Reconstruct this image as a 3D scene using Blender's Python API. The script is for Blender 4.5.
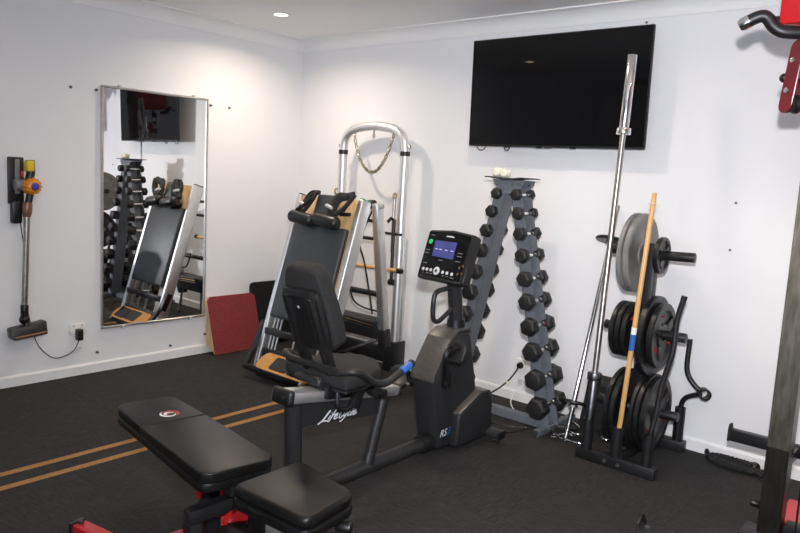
import bpy, bmesh, math, random
from mathutils import Vector as V, Matrix as M, Quaternion
random.seed(7)
for o in list(bpy.data.objects): bpy.data.objects.remove(o)
SC = bpy.context.scene
COL = SC.collection
PI = math.pi

# ------------------------------------------------------------------ camera
def make_camera():
    X, Y, Z = 4.4504, -3.9192, 1.3930
    yaw, pit, rol, f = -0.7026, 0.12736, 0.0556, 716.33
    fw = V((math.sin(yaw)*math.cos(pit), math.cos(yaw)*math.cos(pit), -math.sin(pit)))
    r = V((math.cos(yaw), -math.sin(yaw), 0)); u = r.cross(fw)
    r2 = math.cos(rol)*r + math.sin(rol)*u
    u2 = -math.sin(rol)*r + math.cos(rol)*u
    cd = bpy.data.cameras.new('camera'); co = bpy.data.objects.new('camera', cd); COL.objects.link(co)
    cd.sensor_fit = 'HORIZONTAL'; cd.sensor_width = 36.0; cd.lens = f/800*36
    cd.clip_start = .05
    m = M((( r2.x, u2.x, -fw.x, X), (r2.y, u2.y, -fw.y, Y), (r2.z, u2.z, -fw.z, Z), (0, 0, 0, 1)))
    co.matrix_world = m
    SC.camera = co
    return V((X, Y, Z)), r2, u2, fw
CAM, CR, CU, CF = make_camera()

# ------------------------------------------------------------------ world and lights
SKY_STRENGTH = 2.2
FLASH_W = 31.0
DOWN_W = 7.0
SC.view_settings.view_transform = 'Standard'
SC.view_settings.look = 'None'
SC.view_settings.gamma = 1.0
SC.view_settings.use_curve_mapping = False
SC.view_settings.exposure = 0.5
w = bpy.data.worlds.new('sky'); SC.world = w; w.use_nodes = True
bg = w.node_tree.nodes['Background']
bg.inputs[0].default_value = (.64, .78, 1.0, 1); bg.inputs[1].default_value = SKY_STRENGTH

RX, RY, CH = 6.2, -5.6, 2.4          # room: x 0..RX, y RY..0, ceiling height

def area_light(name, loc, direction, size, power, color, shape='DISK', size_y=None, spread=PI, portal=False):
    ld = bpy.data.lights.new(name, 'AREA'); lo = bpy.data.objects.new(name, ld); COL.objects.link(lo)
    ld.shape = shape; ld.size = size
    if size_y: ld.size_y = size_y
    ld.energy = power; ld.color = color; ld.spread = spread
    lo.location = loc; lo.rotation_euler = V(direction).to_track_quat('-Z', 'Y').to_euler()
    if portal: ld.cycles.is_portal = True
    return lo
# hot-shoe flash of the camera that took the picture
area_light('camera_flash', CAM + CU*.23 + CR*.03 + CF*.02, CF + CR*.22, .07, FLASH_W, (.99, .98, 1.0), 'DISK', spread=math.radians(115))
# daylight entering by the glazed doors behind the camera (portal onto the sky)
area_light('daylight_portal', (4.6, RY-.02, 1.1), (0, 1, 0), 2.8, 1, (1, 1, 1), 'RECTANGLE', 2.1, portal=True)

# ------------------------------------------------------------------ materials
def mat(name, col, rough=.5, metal=0., nscale=0, namt=0., bump=0., bscale=200., coat=0., spec=.5, col2=None, stretch=None, emit=None, aniso=0):
    m = bpy.data.materials.new(name); m.use_nodes = True
    nt = m.node_tree; b = nt.nodes['Principled BSDF']
    b.inputs['Base Color'].default_value = (*col, 1); b.inputs['Roughness'].default_value = rough
    b.inputs['Metallic'].default_value = metal; b.inputs['Specular IOR Level'].default_value = spec
    b.inputs['Coat Weight'].default_value = coat
    if aniso: b.inputs['Anisotropic'].default_value = aniso
    if emit:
        b.inputs['Emission Color'].default_value = (*emit[0], 1); b.inputs['Emission Strength'].default_value = emit[1]
    tc = nt.nodes.new('ShaderNodeTexCoord'); src = tc.outputs['Object']
    if stretch:
        mp = nt.nodes.new('ShaderNodeMapping'); mp.inputs['Scale'].default_value = stretch
        nt.links.new(src, mp.inputs[0]); src = mp.outputs[0]
    if nscale:
        n = nt.nodes.new('ShaderNodeTexNoise'); n.inputs['Scale'].default_value = nscale; n.inputs['Detail'].default_value = 5
        nt.links.new(src, n.inputs['Vector'])
        r = nt.nodes.new('ShaderNodeValToRGB')
        c2 = col2 if col2 else tuple(min(1, c*(1+namt)) for c in col)
        c1 = col if col2 else tuple(c*(1-namt) for c in col)
        r.color_ramp.elements[0].position = .35; r.color_ramp.elements[1].position = .65
        r.color_ramp.elements[0].color = (*c1, 1); r.color_ramp.elements[1].color = (*c2, 1)
        nt.links.new(n.outputs['Fac'], r.inputs[0]); nt.links.new(r.outputs[0], b.inputs['Base Color'])
    if bump:
        n2 = nt.nodes.new('ShaderNodeTexNoise'); n2.inputs['Scale'].default_value = bscale; n2.inputs['Detail'].default_value = 4
        nt.links.new(src, n2.inputs['Vector'])
        bp = nt.nodes.new('ShaderNodeBump'); bp.inputs['Strength'].default_value = bump; bp.inputs['Distance'].default_value = .003
        nt.links.new(n2.outputs['Fac'], bp.inputs['Height']); nt.links.new(bp.outputs[0], b.inputs['Normal'])
    return m

MT = {}
MT['wall'] = mat('wall_paint', (.80, .80, .81), .55, nscale=1.3, namt=.015, bump=.08, bscale=90)
MT['ceil'] = mat('ceiling_paint', (.90, .90, .90), .7, nscale=2, namt=.01)
MT['trim'] = mat('trim_paint', (.84, .835, .83), .4, nscale=3, namt=.01)
MT['black'] = mat('black_steel', (.009, .009, .010), .42, nscale=30, namt=.25, bump=.05)
MT['bplastic'] = mat('black_plastic', (.008, .008, .0085), .38, nscale=40, namt=.2, bump=.05, bscale=400)
MT['rubber'] = mat('black_rubber', (.011, .0105, .0105), .5, nscale=25, namt=.3, bump=.15, bscale=250)
MT['vinyl'] = mat('black_vinyl', (.0055, .0052, .005), .36, spec=.28, nscale=12, namt=.2, bump=.12, bscale=320)
MT['fabric'] = mat('charcoal_fabric', (.013, .013, .0135), .85, nscale=120, namt=.3, bump=.3, bscale=500)
MT['grey'] = mat('grey_powder_coat', (.13, .142, .16), .45, nscale=50, namt=.08, bump=.06, bscale=500)
MT['dgrey'] = mat('dark_grey_metallic', (.030, .030, .032), .36, .3, nscale=60, namt=.12)
MT['taupe'] = mat('taupe_metallic', (.11, .10, .09), .33, .45, nscale=60, namt=.12)
MT['chrome'] = mat('chrome', (.72, .71, .69), .13, 1, nscale=20, namt=.05)
MT['steel'] = mat('worn_steel', (.42, .40, .37), .34, 1, nscale=40, namt=.15)
MT['dsteel'] = mat('dark_steel', (.16, .16, .165), .35, 1, nscale=40, namt=.2)
MT['alu'] = mat('satin_aluminium', (.78, .785, .79), .46, 1, nscale=15, namt=.04)
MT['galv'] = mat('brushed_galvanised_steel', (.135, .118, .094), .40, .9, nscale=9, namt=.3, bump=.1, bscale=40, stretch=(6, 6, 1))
MT['dgalv'] = mat('dark_lower_steel', (.028, .025, .021), .4, .7, nscale=9, namt=.3, stretch=(6, 6, 1))
MT['wood'] = mat('birch_ply', (.56, .35, .16), .45, nscale=5, col2=(.68, .46, .23), stretch=(14, 14, 1.5))
MT['owood'] = mat('orange_varnished_wood', (.50, .23, .05), .35, nscale=5, col2=(.62, .31, .09), stretch=(2, 14, 14))
MT['broom'] = mat('broom_wood', (.60, .33, .11), .4, nscale=8, col2=(.70, .42, .17), stretch=(20, 20, 1))
MT['greyvinyl'] = mat('grey_vinyl', (.040, .045, .050), .45, nscale=8, namt=.1, bump=.06, bscale=350)
MT['greyplate'] = mat('grey_painted_iron', (.20, .195, .185), .42, nscale=18, namt=.18, bump=.1, bscale=60)
MT['iron'] = mat('black_enamel_iron', (.009, .009, .0095), .38, nscale=30, namt=.3, bump=.1, bscale=150)
MT['red'] = mat('red_paint', (.50, .012, .016), .3, nscale=20, namt=.06, coat=.2)
MT['dred'] = mat('dark_red_paint', (.15, .006, .010), .28, nscale=20, namt=.1, coat=.3)
MT['redcarpet'] = mat('red_carpet', (.22, .028, .030), .95, nscale=160, namt=.35, bump=.5, bscale=300)
MT['blacktex'] = mat('black_textile', (.012, .012, .013), .8, nscale=120, namt=.4, bump=.3, bscale=400)
MT['mirror'] = mat('mirror_silver', (.90, .905, .90), .0, 1)
MT['frame'] = mat('mirror_frame_silver', (.62, .60, .57), .35, 1, nscale=30, namt=.05)
MT['screen'] = mat('tv_screen', (.003, .003, .0035), .03, spec=.4, nscale=2, namt=.1)
MT['white'] = mat('white_plastic', (.80, .79, .76), .4, nscale=15, namt=.02)
MT['cream'] = mat('cream_vinyl', (.74, .72, .58), .4, nscale=20, namt=.05)
MT['orange'] = mat('orange_plastic', (.75, .27, .015), .32, nscale=20, namt=.08)
MT['yellow'] = mat('yellow_plastic', (.75, .52, .02), .4, nscale=20, namt=.05)
MT['purple'] = mat('purple_plastic', (.06, .05, .30), .3, nscale=20, namt=.1)
MT['bronze'] = mat('bronze_plastic', (.23, .11, .06), .35, .3, nscale=20, namt=.1)
MT['mgrey'] = mat('mid_grey_plastic', (.20, .20, .21), .4, nscale=30, namt=.05)
MT['lgrey'] = mat('light_grey_paint', (.55, .55, .55), .4, nscale=30, namt=.05)
MT['blue'] = mat('blue_film', (.02, .12, .42), .35, nscale=30, namt=.1)
MT['green'] = mat('green_plastic', (.03, .28, .10), .4, nscale=30, namt=.1)
MT['lcd'] = mat('blue_lcd', (.05, .055, .2), .25, nscale=8, namt=.15, emit=((.06, .065, .25), .12))
MT['led'] = mat('green_lamp', (.02, .35, .12), .3, nscale=8, namt=.05, emit=((.02, .5, .15), .25))
MT['lamp'] = mat('lamp_diffuser', (1, .95, .85), .4, nscale=8, namt=.01, emit=((1, .84, .62), 9.0))
MT['whiteprint'] = mat('white_print', (.70, .72, .75), .5, nscale=30, namt=.03)
MT['greyprint'] = mat('grey_print', (.16, .16, .17), .5, nscale=30, namt=.03)
MT['redprint'] = mat('red_print', (.45, .02, .02), .5, nscale=30, namt=.05)
MT['stripe'] = mat('tan_carpet_stripe', (.33, .17, .055), .95, nscale=140, namt=.25, bump=.3, bscale=400)
MT['brass'] = mat('tarnished_chain', (.42, .37, .28), .35, 1, nscale=60, namt=.2)
MT['gold'] = mat('brassy_spring', (.45, .30, .12), .35, .9, nscale=60, namt=.2)
MT['glass'] = mat('window_glass', (1, 1, 1), .02, nscale=3, namt=.0)
MT['glass'].node_tree.nodes['Principled BSDF'].inputs['Transmission Weight'].default_value = 1
MT['glass'].node_tree.nodes['Principled BSDF'].inputs['IOR'].default_value = 1.02

def carpet_mat(name, flip):
    m = bpy.data.materials.new(name); m.use_nodes = True; nt = m.node_tree; b = nt.nodes['Principled BSDF']
    tc = nt.nodes.new('ShaderNodeTexCoord'); mp = nt.nodes.new('ShaderNodeMapping')
    mp.inputs['Scale'].default_value = (140, 14, 30) if flip else (14, 140, 30)
    nt.links.new(tc.outputs['Object'], mp.inputs[0])
    n = nt.nodes.new('ShaderNodeTexNoise'); n.inputs['Scale'].default_value = 1; n.inputs['Detail'].default_value = 6; n.inputs['Roughness'].default_value = .7
    nt.links.new(mp.outputs[0], n.inputs['Vector'])
    r = nt.nodes.new('ShaderNodeValToRGB'); r.color_ramp.elements[0].position = .3; r.color_ramp.elements[1].position = .72
    r.color_ramp.elements[0].color = (.009, .0088, .0087, 1); r.color_ramp.elements[1].color = (.060, .0575, .056, 1)
    nt.links.new(n.outputs['Fac'], r.inputs[0])
    n3 = nt.nodes.new('ShaderNodeTexNoise'); n3.inputs['Scale'].default_value = 1.7; n3.inputs['Detail'].default_value = 3
    nt.links.new(tc.outputs['Object'], n3.inputs['Vector'])
    mx = nt.nodes.new('ShaderNodeMix'); mx.data_type = 'RGBA'; mx.blend_type = 'MULTIPLY'; mx.inputs[0].default_value = .35
    nt.links.new(r.outputs[0], mx.inputs[6]); nt.links.new(n3.outputs['Fac'], mx.inputs[7])
    nt.links.new(mx.outputs[2], b.inputs['Base Color'])
    b.inputs['Roughness'].default_value = .92; b.inputs['Specular IOR Level'].default_value = .3
    bp = nt.nodes.new('ShaderNodeBump'); bp.inputs['Strength'].default_value = .5; bp.inputs['Distance'].default_value = .004
    nt.links.new(n.outputs['Fac'], bp.inputs['Height']); nt.links.new(bp.outputs[0], b.inputs['Normal'])
    return m
MT['carpetA'] = carpet_mat('charcoal_carpet_tile', False)
MT['carpetB'] = carpet_mat('charcoal_carpet_tile_turned', True)

# ------------------------------------------------------------------ mesh builder
def frame_from(d, up=None):
    d = V(d).normalized()
    up = V(up) if up else (V((0, 0, 1)) if abs(d.z) < .95 else V((0, 1, 0)))
    x = up.cross(d).normalized(); y = d.cross(x)
    return x, y, d

class MB:
    def __init__(s): s.bm = bmesh.new()
    def _new(s, vs, fs):
        bv = [s.bm.verts.new(v) for v in vs]
        for f in fs:
            try: s.bm.faces.new([bv[i] for i in f])
            except ValueError: pass
        return bv
    def box(s, lo, hi, bev=0., seg=2):
        lo, hi = V(lo), V(hi)
        c = [(x, y, z) for z in (lo.z, hi.z) for y in (lo.y, hi.y) for x in (lo.x, hi.x)]
        return s.hexa(c, bev, seg)
    def hexa(s, c, bev=0., seg=2):
        t = bmesh.new(); bv = [t.verts.new(v) for v in c]
        for f in ((0, 2, 3, 1), (4, 5, 7, 6), (0, 1, 5, 4), (2, 6, 7, 3), (0, 4, 6, 2), (1, 3, 7, 5)): t.faces.new([bv[i] for i in f])
        return s._merge(t, bev, seg)
    def _merge(s, t, bev=0, seg=2, ang=25):
        bmesh.ops.recalc_face_normals(t, faces=t.faces)
        if bev > 0:
            es = [e for e in t.edges if len(e.link_faces) == 2 and e.calc_face_angle(0) > math.radians(ang)]
            bmesh.ops.bevel(t, geom=es, offset=bev, segments=seg, profile=.5, affect='EDGES', clamp_overlap=True)
        me = bpy.data.meshes.new('tmp'); t.to_mesh(me); t.free(); s.bm.from_mesh(me); bpy.data.meshes.remove(me)
        return s
    def bar(s, p0, p1, wx, wy, up=None, bev=0., seg=2):
        p0, p1 = V(p0), V(p1); x, y, d = frame_from(p1-p0, up)
        c = [p + x*sx*wx/2 + y*sy*wy/2 for p in (p0, p1) for sy in (-1, 1) for sx in (-1, 1)]
        return s.hexa(c, bev, seg)
    def cyl(s, p0, p1, r0, r1=None, n=20, bev=0., seg=2):
        r1 = r0 if r1 is None else r1
        return s.rev(p0, V(p1)-V(p0), [(0, 0), (r0, 0), (r1, (V(p1)-V(p0)).length), (0, (V(p1)-V(p0)).length)], n, bev, seg)
    def rev(s, o, axis, prof, n=24, bev=0., seg=2, up=None):
        """revolve profile [(radius, height)] about an axis"""
        o = V(o); x, y, d = frame_from(axis, up); t = bmesh.new(); rings = []
        for r, h in prof:
            if r < 1e-6: rings.append([t.verts.new(o+d*h)])
            else: rings.append([t.verts.new(o + d*h + (x*math.cos(2*PI*i/n) + y*math.sin(2*PI*i/n))*r) for i in range(n)])
        for a, b in zip(rings, rings[1:]):
            if len(a) == 1 and len(b) == 1: continue
            for i in range(n):
                j = (i+1) % n
                if len(a) == 1: t.faces.new((a[0], b[j], b[i]))
                elif len(b) == 1: t.faces.new((a[i], a[j], b[0]))
                else: t.faces.new((a[i], a[j], b[j], b[i]))
        return s._merge(t, bev, seg, 40)
    def ring(s, o, axis, R, r, n=24, k=10):
        o = V(o); x, y, d = frame_from(axis); pts = [o+(x*math.cos(2*PI*i/n)+y*math.sin(2*PI*i/n))*R for i in range(n)]
        return s.tube(pts, r, k, closed=True)
    def tube(s, pts, r, n=12, closed=False, flat=None, smooth=0):
        """sweep a round (or flattened) section along points"""
        pts = [V(p) for p in pts]
        if smooth: pts = spline(pts, smooth, closed)
        rs = r if isinstance(r, (list, tuple)) else [r]*len(pts)
        if len(rs) != len(pts): rs = [rs[0]+(rs[-1]-rs[0])*i/(len(pts)-1) for i in range(len(pts))]
        t = bmesh.new(); N = len(pts); tang = []
        for i in range(N):
            a = pts[(i-1) % N] if (closed or i > 0) else pts[i]; b = pts[(i+1) % N] if (closed or i < N-1) else pts[i]
            tang.append((b-a).normalized())
        x, y, d = frame_from(tang[0]); rings = []; prev = tang[0]
        for i in range(N):
            q = prev.rotation_difference(tang[i]); x = q @ x; prev = tang[i]
            x = (x - tang[i]*x.dot(tang[i])).normalized(); y = tang[i].cross(x)
            fy = flat if flat else 1
            rings.append([t.verts.new(pts[i] + (x*math.cos(2*PI*k/n) + y*math.sin(2*PI*k/n)*fy)*rs[i]) for k in range(n)])
        lim = N if closed else N-1
        for i in range(lim):
            a, b = rings[i], rings[(i+1) % N]
            for k in range(n):
                j = (k+1) % n; t.faces.new((a[k], a[j], b[j], b[k]))
        if not closed:
            t.faces.new(rings[0][::-1]); t.faces.new(rings[-1])
        return s._merge(t)
    def prism(s, poly, o, ux, uy, depth, bev=0., seg=2, ang=25):
        """extrude a 2-D outline (in axes ux, uy at o) by the vector depth"""
        o, ux, uy, dp = V(o), V(ux), V(uy), V(depth); t = bmesh.new()
        a = [t.verts.new(o+ux*p[0]+uy*p[1]) for p in poly]; b = [t.verts.new(o+ux*p[0]+uy*p[1]+dp) for p in poly]
        n = len(poly); t.faces.new(a[::-1]); t.faces.new(b)
        for i in range(n):
            j = (i+1) % n; t.faces.new((a[i], a[j], b[j], b[i]))
        return s._merge(t, bev, seg, ang)
    def ball(s, c, r, sx=1, sy=1, sz=1, n=16):
        t = bmesh.new(); bmesh.ops.create_uvsphere(t, u_segments=n, v_segments=max(6, n//2), radius=1)
        for v in t.verts: v.co = V((v.co.x*r*sx, v.co.y*r*sy, v.co.z*r*sz)) + V(c)
        return s._merge(t)

def spline(pts, sub, closed=False):
    out = []; N = len(pts)
    rng = range(N if closed else N-1)
    for i in rng:
        p1, p2 = pts[i], pts[(i+1) % N]
        p0 = pts[(i-1) % N] if (closed or i > 0) else p1*2-p2
        p3 = pts[(i+2) % N] if (closed or i < N-2) else p2*2-p1
        for k in range(sub):
            t = k/sub
            out.append(.5*((2*p1)+(-p0+p2)*t+(2*p0-5*p1+4*p2-p3)*t*t+(-p0+3*p1-3*p2+p3)*t**3))
    if not closed: out.append(pts[-1])
    return out

def root_loc(o):
    l = V((0, 0, 0))
    while o: l = l + o.location; o = o.parent
    return l

def build(name, mb, m, parent=None, loc=None, smooth=True, sharp=35):
    """link the builder's shapes as ONE mesh object; coordinates given in the world"""
    bm = mb.bm
    base = root_loc(parent) if parent else (V(loc) if loc is not None else V((0, 0, 0)))
    if parent is not None and parent.get('_local'): base = V((0, 0, 0))
    for v in bm.verts: v.co -= base
    bmesh.ops.recalc_face_normals(bm, faces=bm.faces)
    if smooth:
        for f in bm.faces: f.smooth = True
        for e in bm.edges:
            e.smooth = not (len(e.link_faces) != 2 or e.calc_face_angle(0) > math.radians(sharp))
    me = bpy.data.meshes.new(name); bm.to_mesh(me); bm.free()
    me.materials.append(MT[m] if isinstance(m, str) else m)
    o = bpy.data.objects.new(name, me); COL.objects.link(o)
    if parent: o.parent = parent
    elif loc is not None: o.location = loc
    return o
def tag(o, label, cat, group=None):
    o['label'] = label; o['category'] = cat
    if group: o['group'] = group
    return o
def thing(name, label, cat, loc=(0, 0, 0), group=None):
    o = bpy.data.objects.new(name, None); COL.objects.link(o); o.location = loc; o.empty_display_size = .1
    return tag(o, label, cat, group)
def struct(name, mb, m, parent=None, smooth=True):
    o = build(name, mb, m, parent, smooth=smooth)
    if not parent: o['kind'] = 'structure'
    return o
def B(lo, hi, bev=0., seg=2): return MB().box(lo, hi, bev, seg)
def text_mesh(name, s, size, o, ux, uy, m, parent, shear=0., extrude=.0008, align='LEFT', spacing=1.):
    cu = bpy.data.curves.new('txt', 'FONT'); cu.body = s; cu.size = size; cu.shear = shear; cu.extrude = extrude
    cu.align_x = align; cu.resolution_u = 3; cu.space_character = spacing
    to = bpy.data.objects.new('txt', cu); COL.objects.link(to)
    bpy.context.view_layer.update()
    me = bpy.data.meshes.new_from_object(to.evaluated_get(bpy.context.evaluated_depsgraph_get()))
    bpy.data.objects.remove(to)
    o, ux, uy = V(o), V(ux).normalized(), V(uy).normalized(); uz = ux.cross(uy); base = root_loc(parent)
    for v in me.vertices: v.co = o + ux*v.co.x + uy*v.co.y + uz*v.co.z - base
    me.materials.clear(); me.materials.append(MT[m]); me.name = name
    ob = bpy.data.objects.new(name, me); COL.objects.link(ob); ob.parent = parent
    return ob
def dup(root):
    r = root.copy(); COL.objects.link(r)
    for ch in root.children:
        c = ch.copy(); COL.objects.link(c); c.parent = r
        for g in ch.children:
            d = g.copy(); COL.objects.link(d); d.parent = c
    return r

# ================================================================== THE ROOM
T = .12
fl = struct('floor', B((-T, RY-T, -.12), (RX+T, T, -.006)), 'black', smooth=False)
# carpet tiles: 50 cm, laid quarter-turned
STRIPES = ((1.222, 1.262), (1.362, 1.402))
tile_me = {}
ts = .5
k = 0
for i in range(int(RX/ts)+1):
    for j in range(int(-RY/ts)+1):
        x0, x1 = i*ts, min(RX, (i+1)*ts); y1, y0 = -j*ts, max(RY, -(j+1)*ts)
        if x1-x0 < .02 or y1-y0 < .02: continue
        key = (round(x1-x0, 3), round(y1-y0, 3), (i+j) % 2)
        if key not in tile_me:
            o = build('carpet_tile', B((0.0002, 0.0002, -.006), (x1-x0-.0002, y1-y0-.0002, 0), .0006, 1), 'carpetB' if key[2] else 'carpetA', fl)
            tile_me[key] = o.data
        else:
            o = bpy.data.objects.new('carpet_tile', tile_me[key]); COL.objects.link(o); o.parent = fl
        o.location = (x0, y0, 0)
for a, b in STRIPES:
    build('carpet_stripe', B((a, -4.6, -.001), (b, -.55, .0012)), 'stripe', fl)

struct('ceiling', B((-T, RY-T, CH), (RX+T, T, CH+.1)), 'ceil', smooth=False)
struct('wall_left', B((-T, RY-T, -.12), (0, T, CH)), 'wall', smooth=False)
struct('wall_back', B((0, 0, -.12), (RX, T, CH)), 'wall', smooth=False)
# front wall (behind the camera) with a glazed opening, right wall likewise
def wall_open(name, axis, at, a0, a1, o0, o1, oz):
    mb = MB(); t = T if axis == 'x' else -T
    def b(u0, u1, z0, z1):
        if axis == 'y': mb.box((u0, at-T, z0), (u1, at, z1))
        else: mb.box((at, u0, z0), (at+T, u1, z1))
    b(a0, o0, -.12, CH); b(o1, a1, -.12, CH); b(o0, o1, oz, CH); b(o0, o1, -.12, 0.0)
    return struct(name, mb, 'wall', smooth=False)
wall_open('wall_front', 'y', RY, 0, RX, 3.2, 6.0, 2.12)
struct('wall_right', B((RX, RY-T, -.12), (RX+T, T, CH)), 'wall', smooth=False)
def glazed_door(name, axis, at, o0, o1, oz):
    r = bpy.data.objects.new(name, None); COL.objects.link(r); r['kind'] = 'structure'
    n = 3
    for i in range(n):
        u0 = o0+(o1-o0)*i/n; u1 = o0+(o1-o0)*(i+1)/n
        fr = MB()
        def b(m, a, c, z0, z1, th):
            if axis == 'y': m.box((a, at-T/2-th, z0), (c, at-T/2+th, z1))
            else: m.box((at+T/2-th, a, z0), (at+T/2+th, c, z1))
        b(fr, u0, u0+.05, 0, oz, .02); b(fr, u1-.05, u1, 0, oz, .02); b(fr, u0+.05, u1-.05, 0, .07, .02); b(fr, u0+.05, u1-.05, oz-.06, oz, .02)
        build('door_frame', fr, 'trim', r, smooth=False)
        g = MB(); b(g, u0+.05, u1-.05, .07, oz-.06, .003); build('pane', g, 'glass', r, smooth=False)
    return r
glazed_door('door_1', 'y', RY, 3.2, 6.0, 2.12)
# cornice (cove) and skirting
def cove(d=.09):
    pr = [(0, 0), (0, -d), (.008, -d)]
    for k in range(9):
        a = k/8*PI/2
        pr.append((.008+(d-.016)*(1-math.cos(a)), -d+.008+(d-.016)*math.sin(a)))
    pr += [(d, -.008), (d, 0)]
    return pr
struct('trim_1', MB().prism(cove(), (0, RY, CH), (1, 0, 0), (0, 0, 1), (0, -RY, 0)), 'trim', )
struct('trim_2', MB().prism(cove(), (0, 0, CH), (0, -1, 0), (0, 0, 1), (RX, 0, 0)), 'trim')
skirt = [(0, 0), (.014, 0), (.014, .056), (.008, .066), (0, .066)]
struct('baseboard_left', MB().prism(skirt, (0, RY, 0), (1, 0, 0), (0, 0, 1), (0, -RY, 0)), 'trim', smooth=False)
struct('baseboard_back', MB().prism(skirt, (0.014, 0, 0), (0, -1, 0), (0, 0, 1), (RX-.014, 0, 0)), 'trim', smooth=False)

# downlights in the ceiling
def downlight(x, y, label, k=1.0):
    t = thing('downlight', label, 'ceiling light', (x, y, CH), 'recessed ceiling downlights')
    rim = MB().rev((x, y, CH), (0, 0, -1), [(.042, 0), (.062, 0), (.062, .004), (.055, .009), (.045, .006), (.042, 0)], 28)
    build('rim', rim, 'white', t)
    build('diffuser', MB().cyl((x, y, CH-.001), (x, y, CH-.004), .042, n=24), 'lamp', t)
    lo = area_light('lamp_light', (x, y, CH-.012), (0, 0, -1), .09, DOWN_W*k, (1.0, .84, .68), spread=math.radians(155))
downlight(.617, -.749, 'round recessed white downlight, lit, in the ceiling near the room corner', 1.15)
downlight(2.35, -.92, 'round recessed white downlight, lit, in the ceiling in front of the television', .75)
downlight(4.10, -.92, 'round recessed white downlight, lit, in the ceiling beside the red cable machine', 1.3)
downlight(.70, -2.60, 'round recessed white downlight, lit, in the ceiling near the stick vacuum', .12)
downlight(2.0, -2.45, 'round recessed white downlight, lit, in the ceiling above the red bench', .6)
downlight(4.10, -2.60, 'round recessed white downlight, lit, in the ceiling nearest the camera')

# ================================================================== LEFT WALL
# mirror
t = thing('wall_mirror', 'tall rectangular mirror with thin silver frame on the left wall', 'mirror', (0, -1.2805, .285))
y0, y1, z0, z1 = -1.671, -.892, .285, 1.849
def mskew(mb):
    for v in mb.bm.verts: v.co.x += .020*(v.co.y-y0) + .0026*(z1-v.co.z)      # the mirror hangs a touch out of parallel
    return mb
build('glass', mskew(B((.006, y0+.012, z0+.012), (.012, y1-.012, z1-.012))), 'mirror', t, smooth=False)
build('backing', B((.0005, y0+.02, z0+.02), (.004, y1-.02, z1-.02)), 'mgrey', t, smooth=False)
fw_ = .014
for nm, lo, hi in (('frame_rail', (.001, y0, z0), (.022, y1, z0+fw_)), ('frame_rail', (.001, y0, z1-fw_), (.022, y1, z1)),
                   ('frame_stile', (.001, y0, z0+fw_), (.022, y0+fw_, z1-fw_)), ('frame_stile', (.001, y1-fw_, z0+fw_), (.022, y1, z1-fw_))):
    build(nm, mskew(B(lo, hi, .003, 1)), 'frame', t)
for (cy, cz) in ((y0+.12, z1), (y1-.12, z1), (y0+.15, z0), (y1-.12, z0)):
    build('clip', mskew(B((.001, cy-.009, cz-.012), (.028, cy+.009, cz+.012), .003, 1)), 'lgrey', t)
# wall plugs
for (yy, zz, lb) in ((-1.857, 1.811, 'small grey wall plug, the one farther left above the mirror'), (-1.697, 1.813, 'small grey wall plug touching the mirror top left corner'),
                     (-.855, 1.808, 'small grey wall plug touching the mirror top right corner'), (-.696, 1.807, 'small grey wall plug, the one farther right of the mirror top'),
                     (-1.688, .13, 'small grey wall plug below the mirror bottom left corner'), (-1.151, .095, 'small grey wall plug just above the skirting below the mirror'),
                     (-.865, .14, 'small grey wall plug beside the red slant board')):
    t = thing('wall_plug', lb, 'wall plug', (0, yy, zz), 'wall plugs around the mirror')
    build('collar', MB().cyl((0, yy, zz), (.006, yy, zz), .010, .009, n=12), 'mgrey', t)
    build('screw', MB().cyl((.006, yy, zz), (.018, yy, zz), .005, n=10), 'dsteel', t)
for (xx, zz, lb) in ((3.361, 1.344, 'small dark wall plug, upper of two right of the plate tree'), (3.358, 1.101, 'small dark wall plug, lower of two right of the plate tree'), (2.798, 2.29, 'tiny screw in the wall above the television')):
    t = thing('wall_plug', lb, 'wall plug', (xx, 0, zz), 'wall plugs in the back wall')
    build('collar', MB().cyl((xx, 0, zz), (xx, -.005, zz), .007, .006, n=12), 'mgrey', t)
    build('screw', MB().cyl((xx, -.005, zz), (xx, -.012, zz), .004, n=10), 'dsteel', t)

# stick vacuum on its dock
t = thing('vacuum_dock', 'dark plastic wall dock behind the stick vacuum', 'wall bracket', (0, -2.195, .985))
d = MB(); d.box((0, -2.228, 1.10), (.022, -2.140, 1.372), .006); build('backplate', d, 'bplastic', t)
build('channel', B((.022, -2.195, 1.16), (.034, -2.168, 1.36), .004), 'mgrey', t)
d = MB(); d.box((0, -2.218, .985), (.045, -2.158, 1.12), .014); build('cradle', d, 'bplastic', t)
t = thing('stick_vacuum', 'cordless stick vacuum with orange cyclone hanging on the left wall', 'vacuum', (.05, -2.16, .31))
yb, zb = -2.125, 1.208
cyc = MB()
cyc.rev((.034, yb, zb), (1, 0, 0), [(0, 0), (.036, 0), (.042, .015), (.042, .075), (.034, .095), (.024, .10), (0, .10)], 28)
c0 = build('cyclone', cyc, 'orange', t)
for i in range(12):
    a = 2*PI*i/12
    build('cyclone_cone', MB().rev((.05, yb+.037*math.cos(a), zb+.037*math.sin(a)), (1, 0, 0), [(0, 0), (.013, .0), (.013, .05), (.008, .07), (0, .072)], 10), 'orange', c0)
build('filter_cap', MB().rev((.133, yb, zb), (1, 0, 0), [(0, 0), (.024, 0), (.022, .007), (.014, .010), (0, .008)], 20), 'purple', t)
build('motor_housing', MB().rev((.045, yb-.06, zb+.005), (0, -1, 0), [(0, -.03), (.034, -.03), (.036, 0), (.032, .018), (0, .02)], 18), 'mgrey', t)
d = MB(); d.tube([(.075, yb-.01, zb+.03), (.075, yb+.0, zb+.075), (.07, yb+.0, zb+.15)], .024, 14); hd = build('handle', d, 'bplastic', t)
build('battery_label', B((.045, yb-.027, zb+.085), (.1, yb+.012, zb+.148), .006), 'yellow', t)
build('trigger', B((.05, yb-.05, zb+.05), (.07, yb-.035, zb+.085), .004), 'redprint', t)
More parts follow.
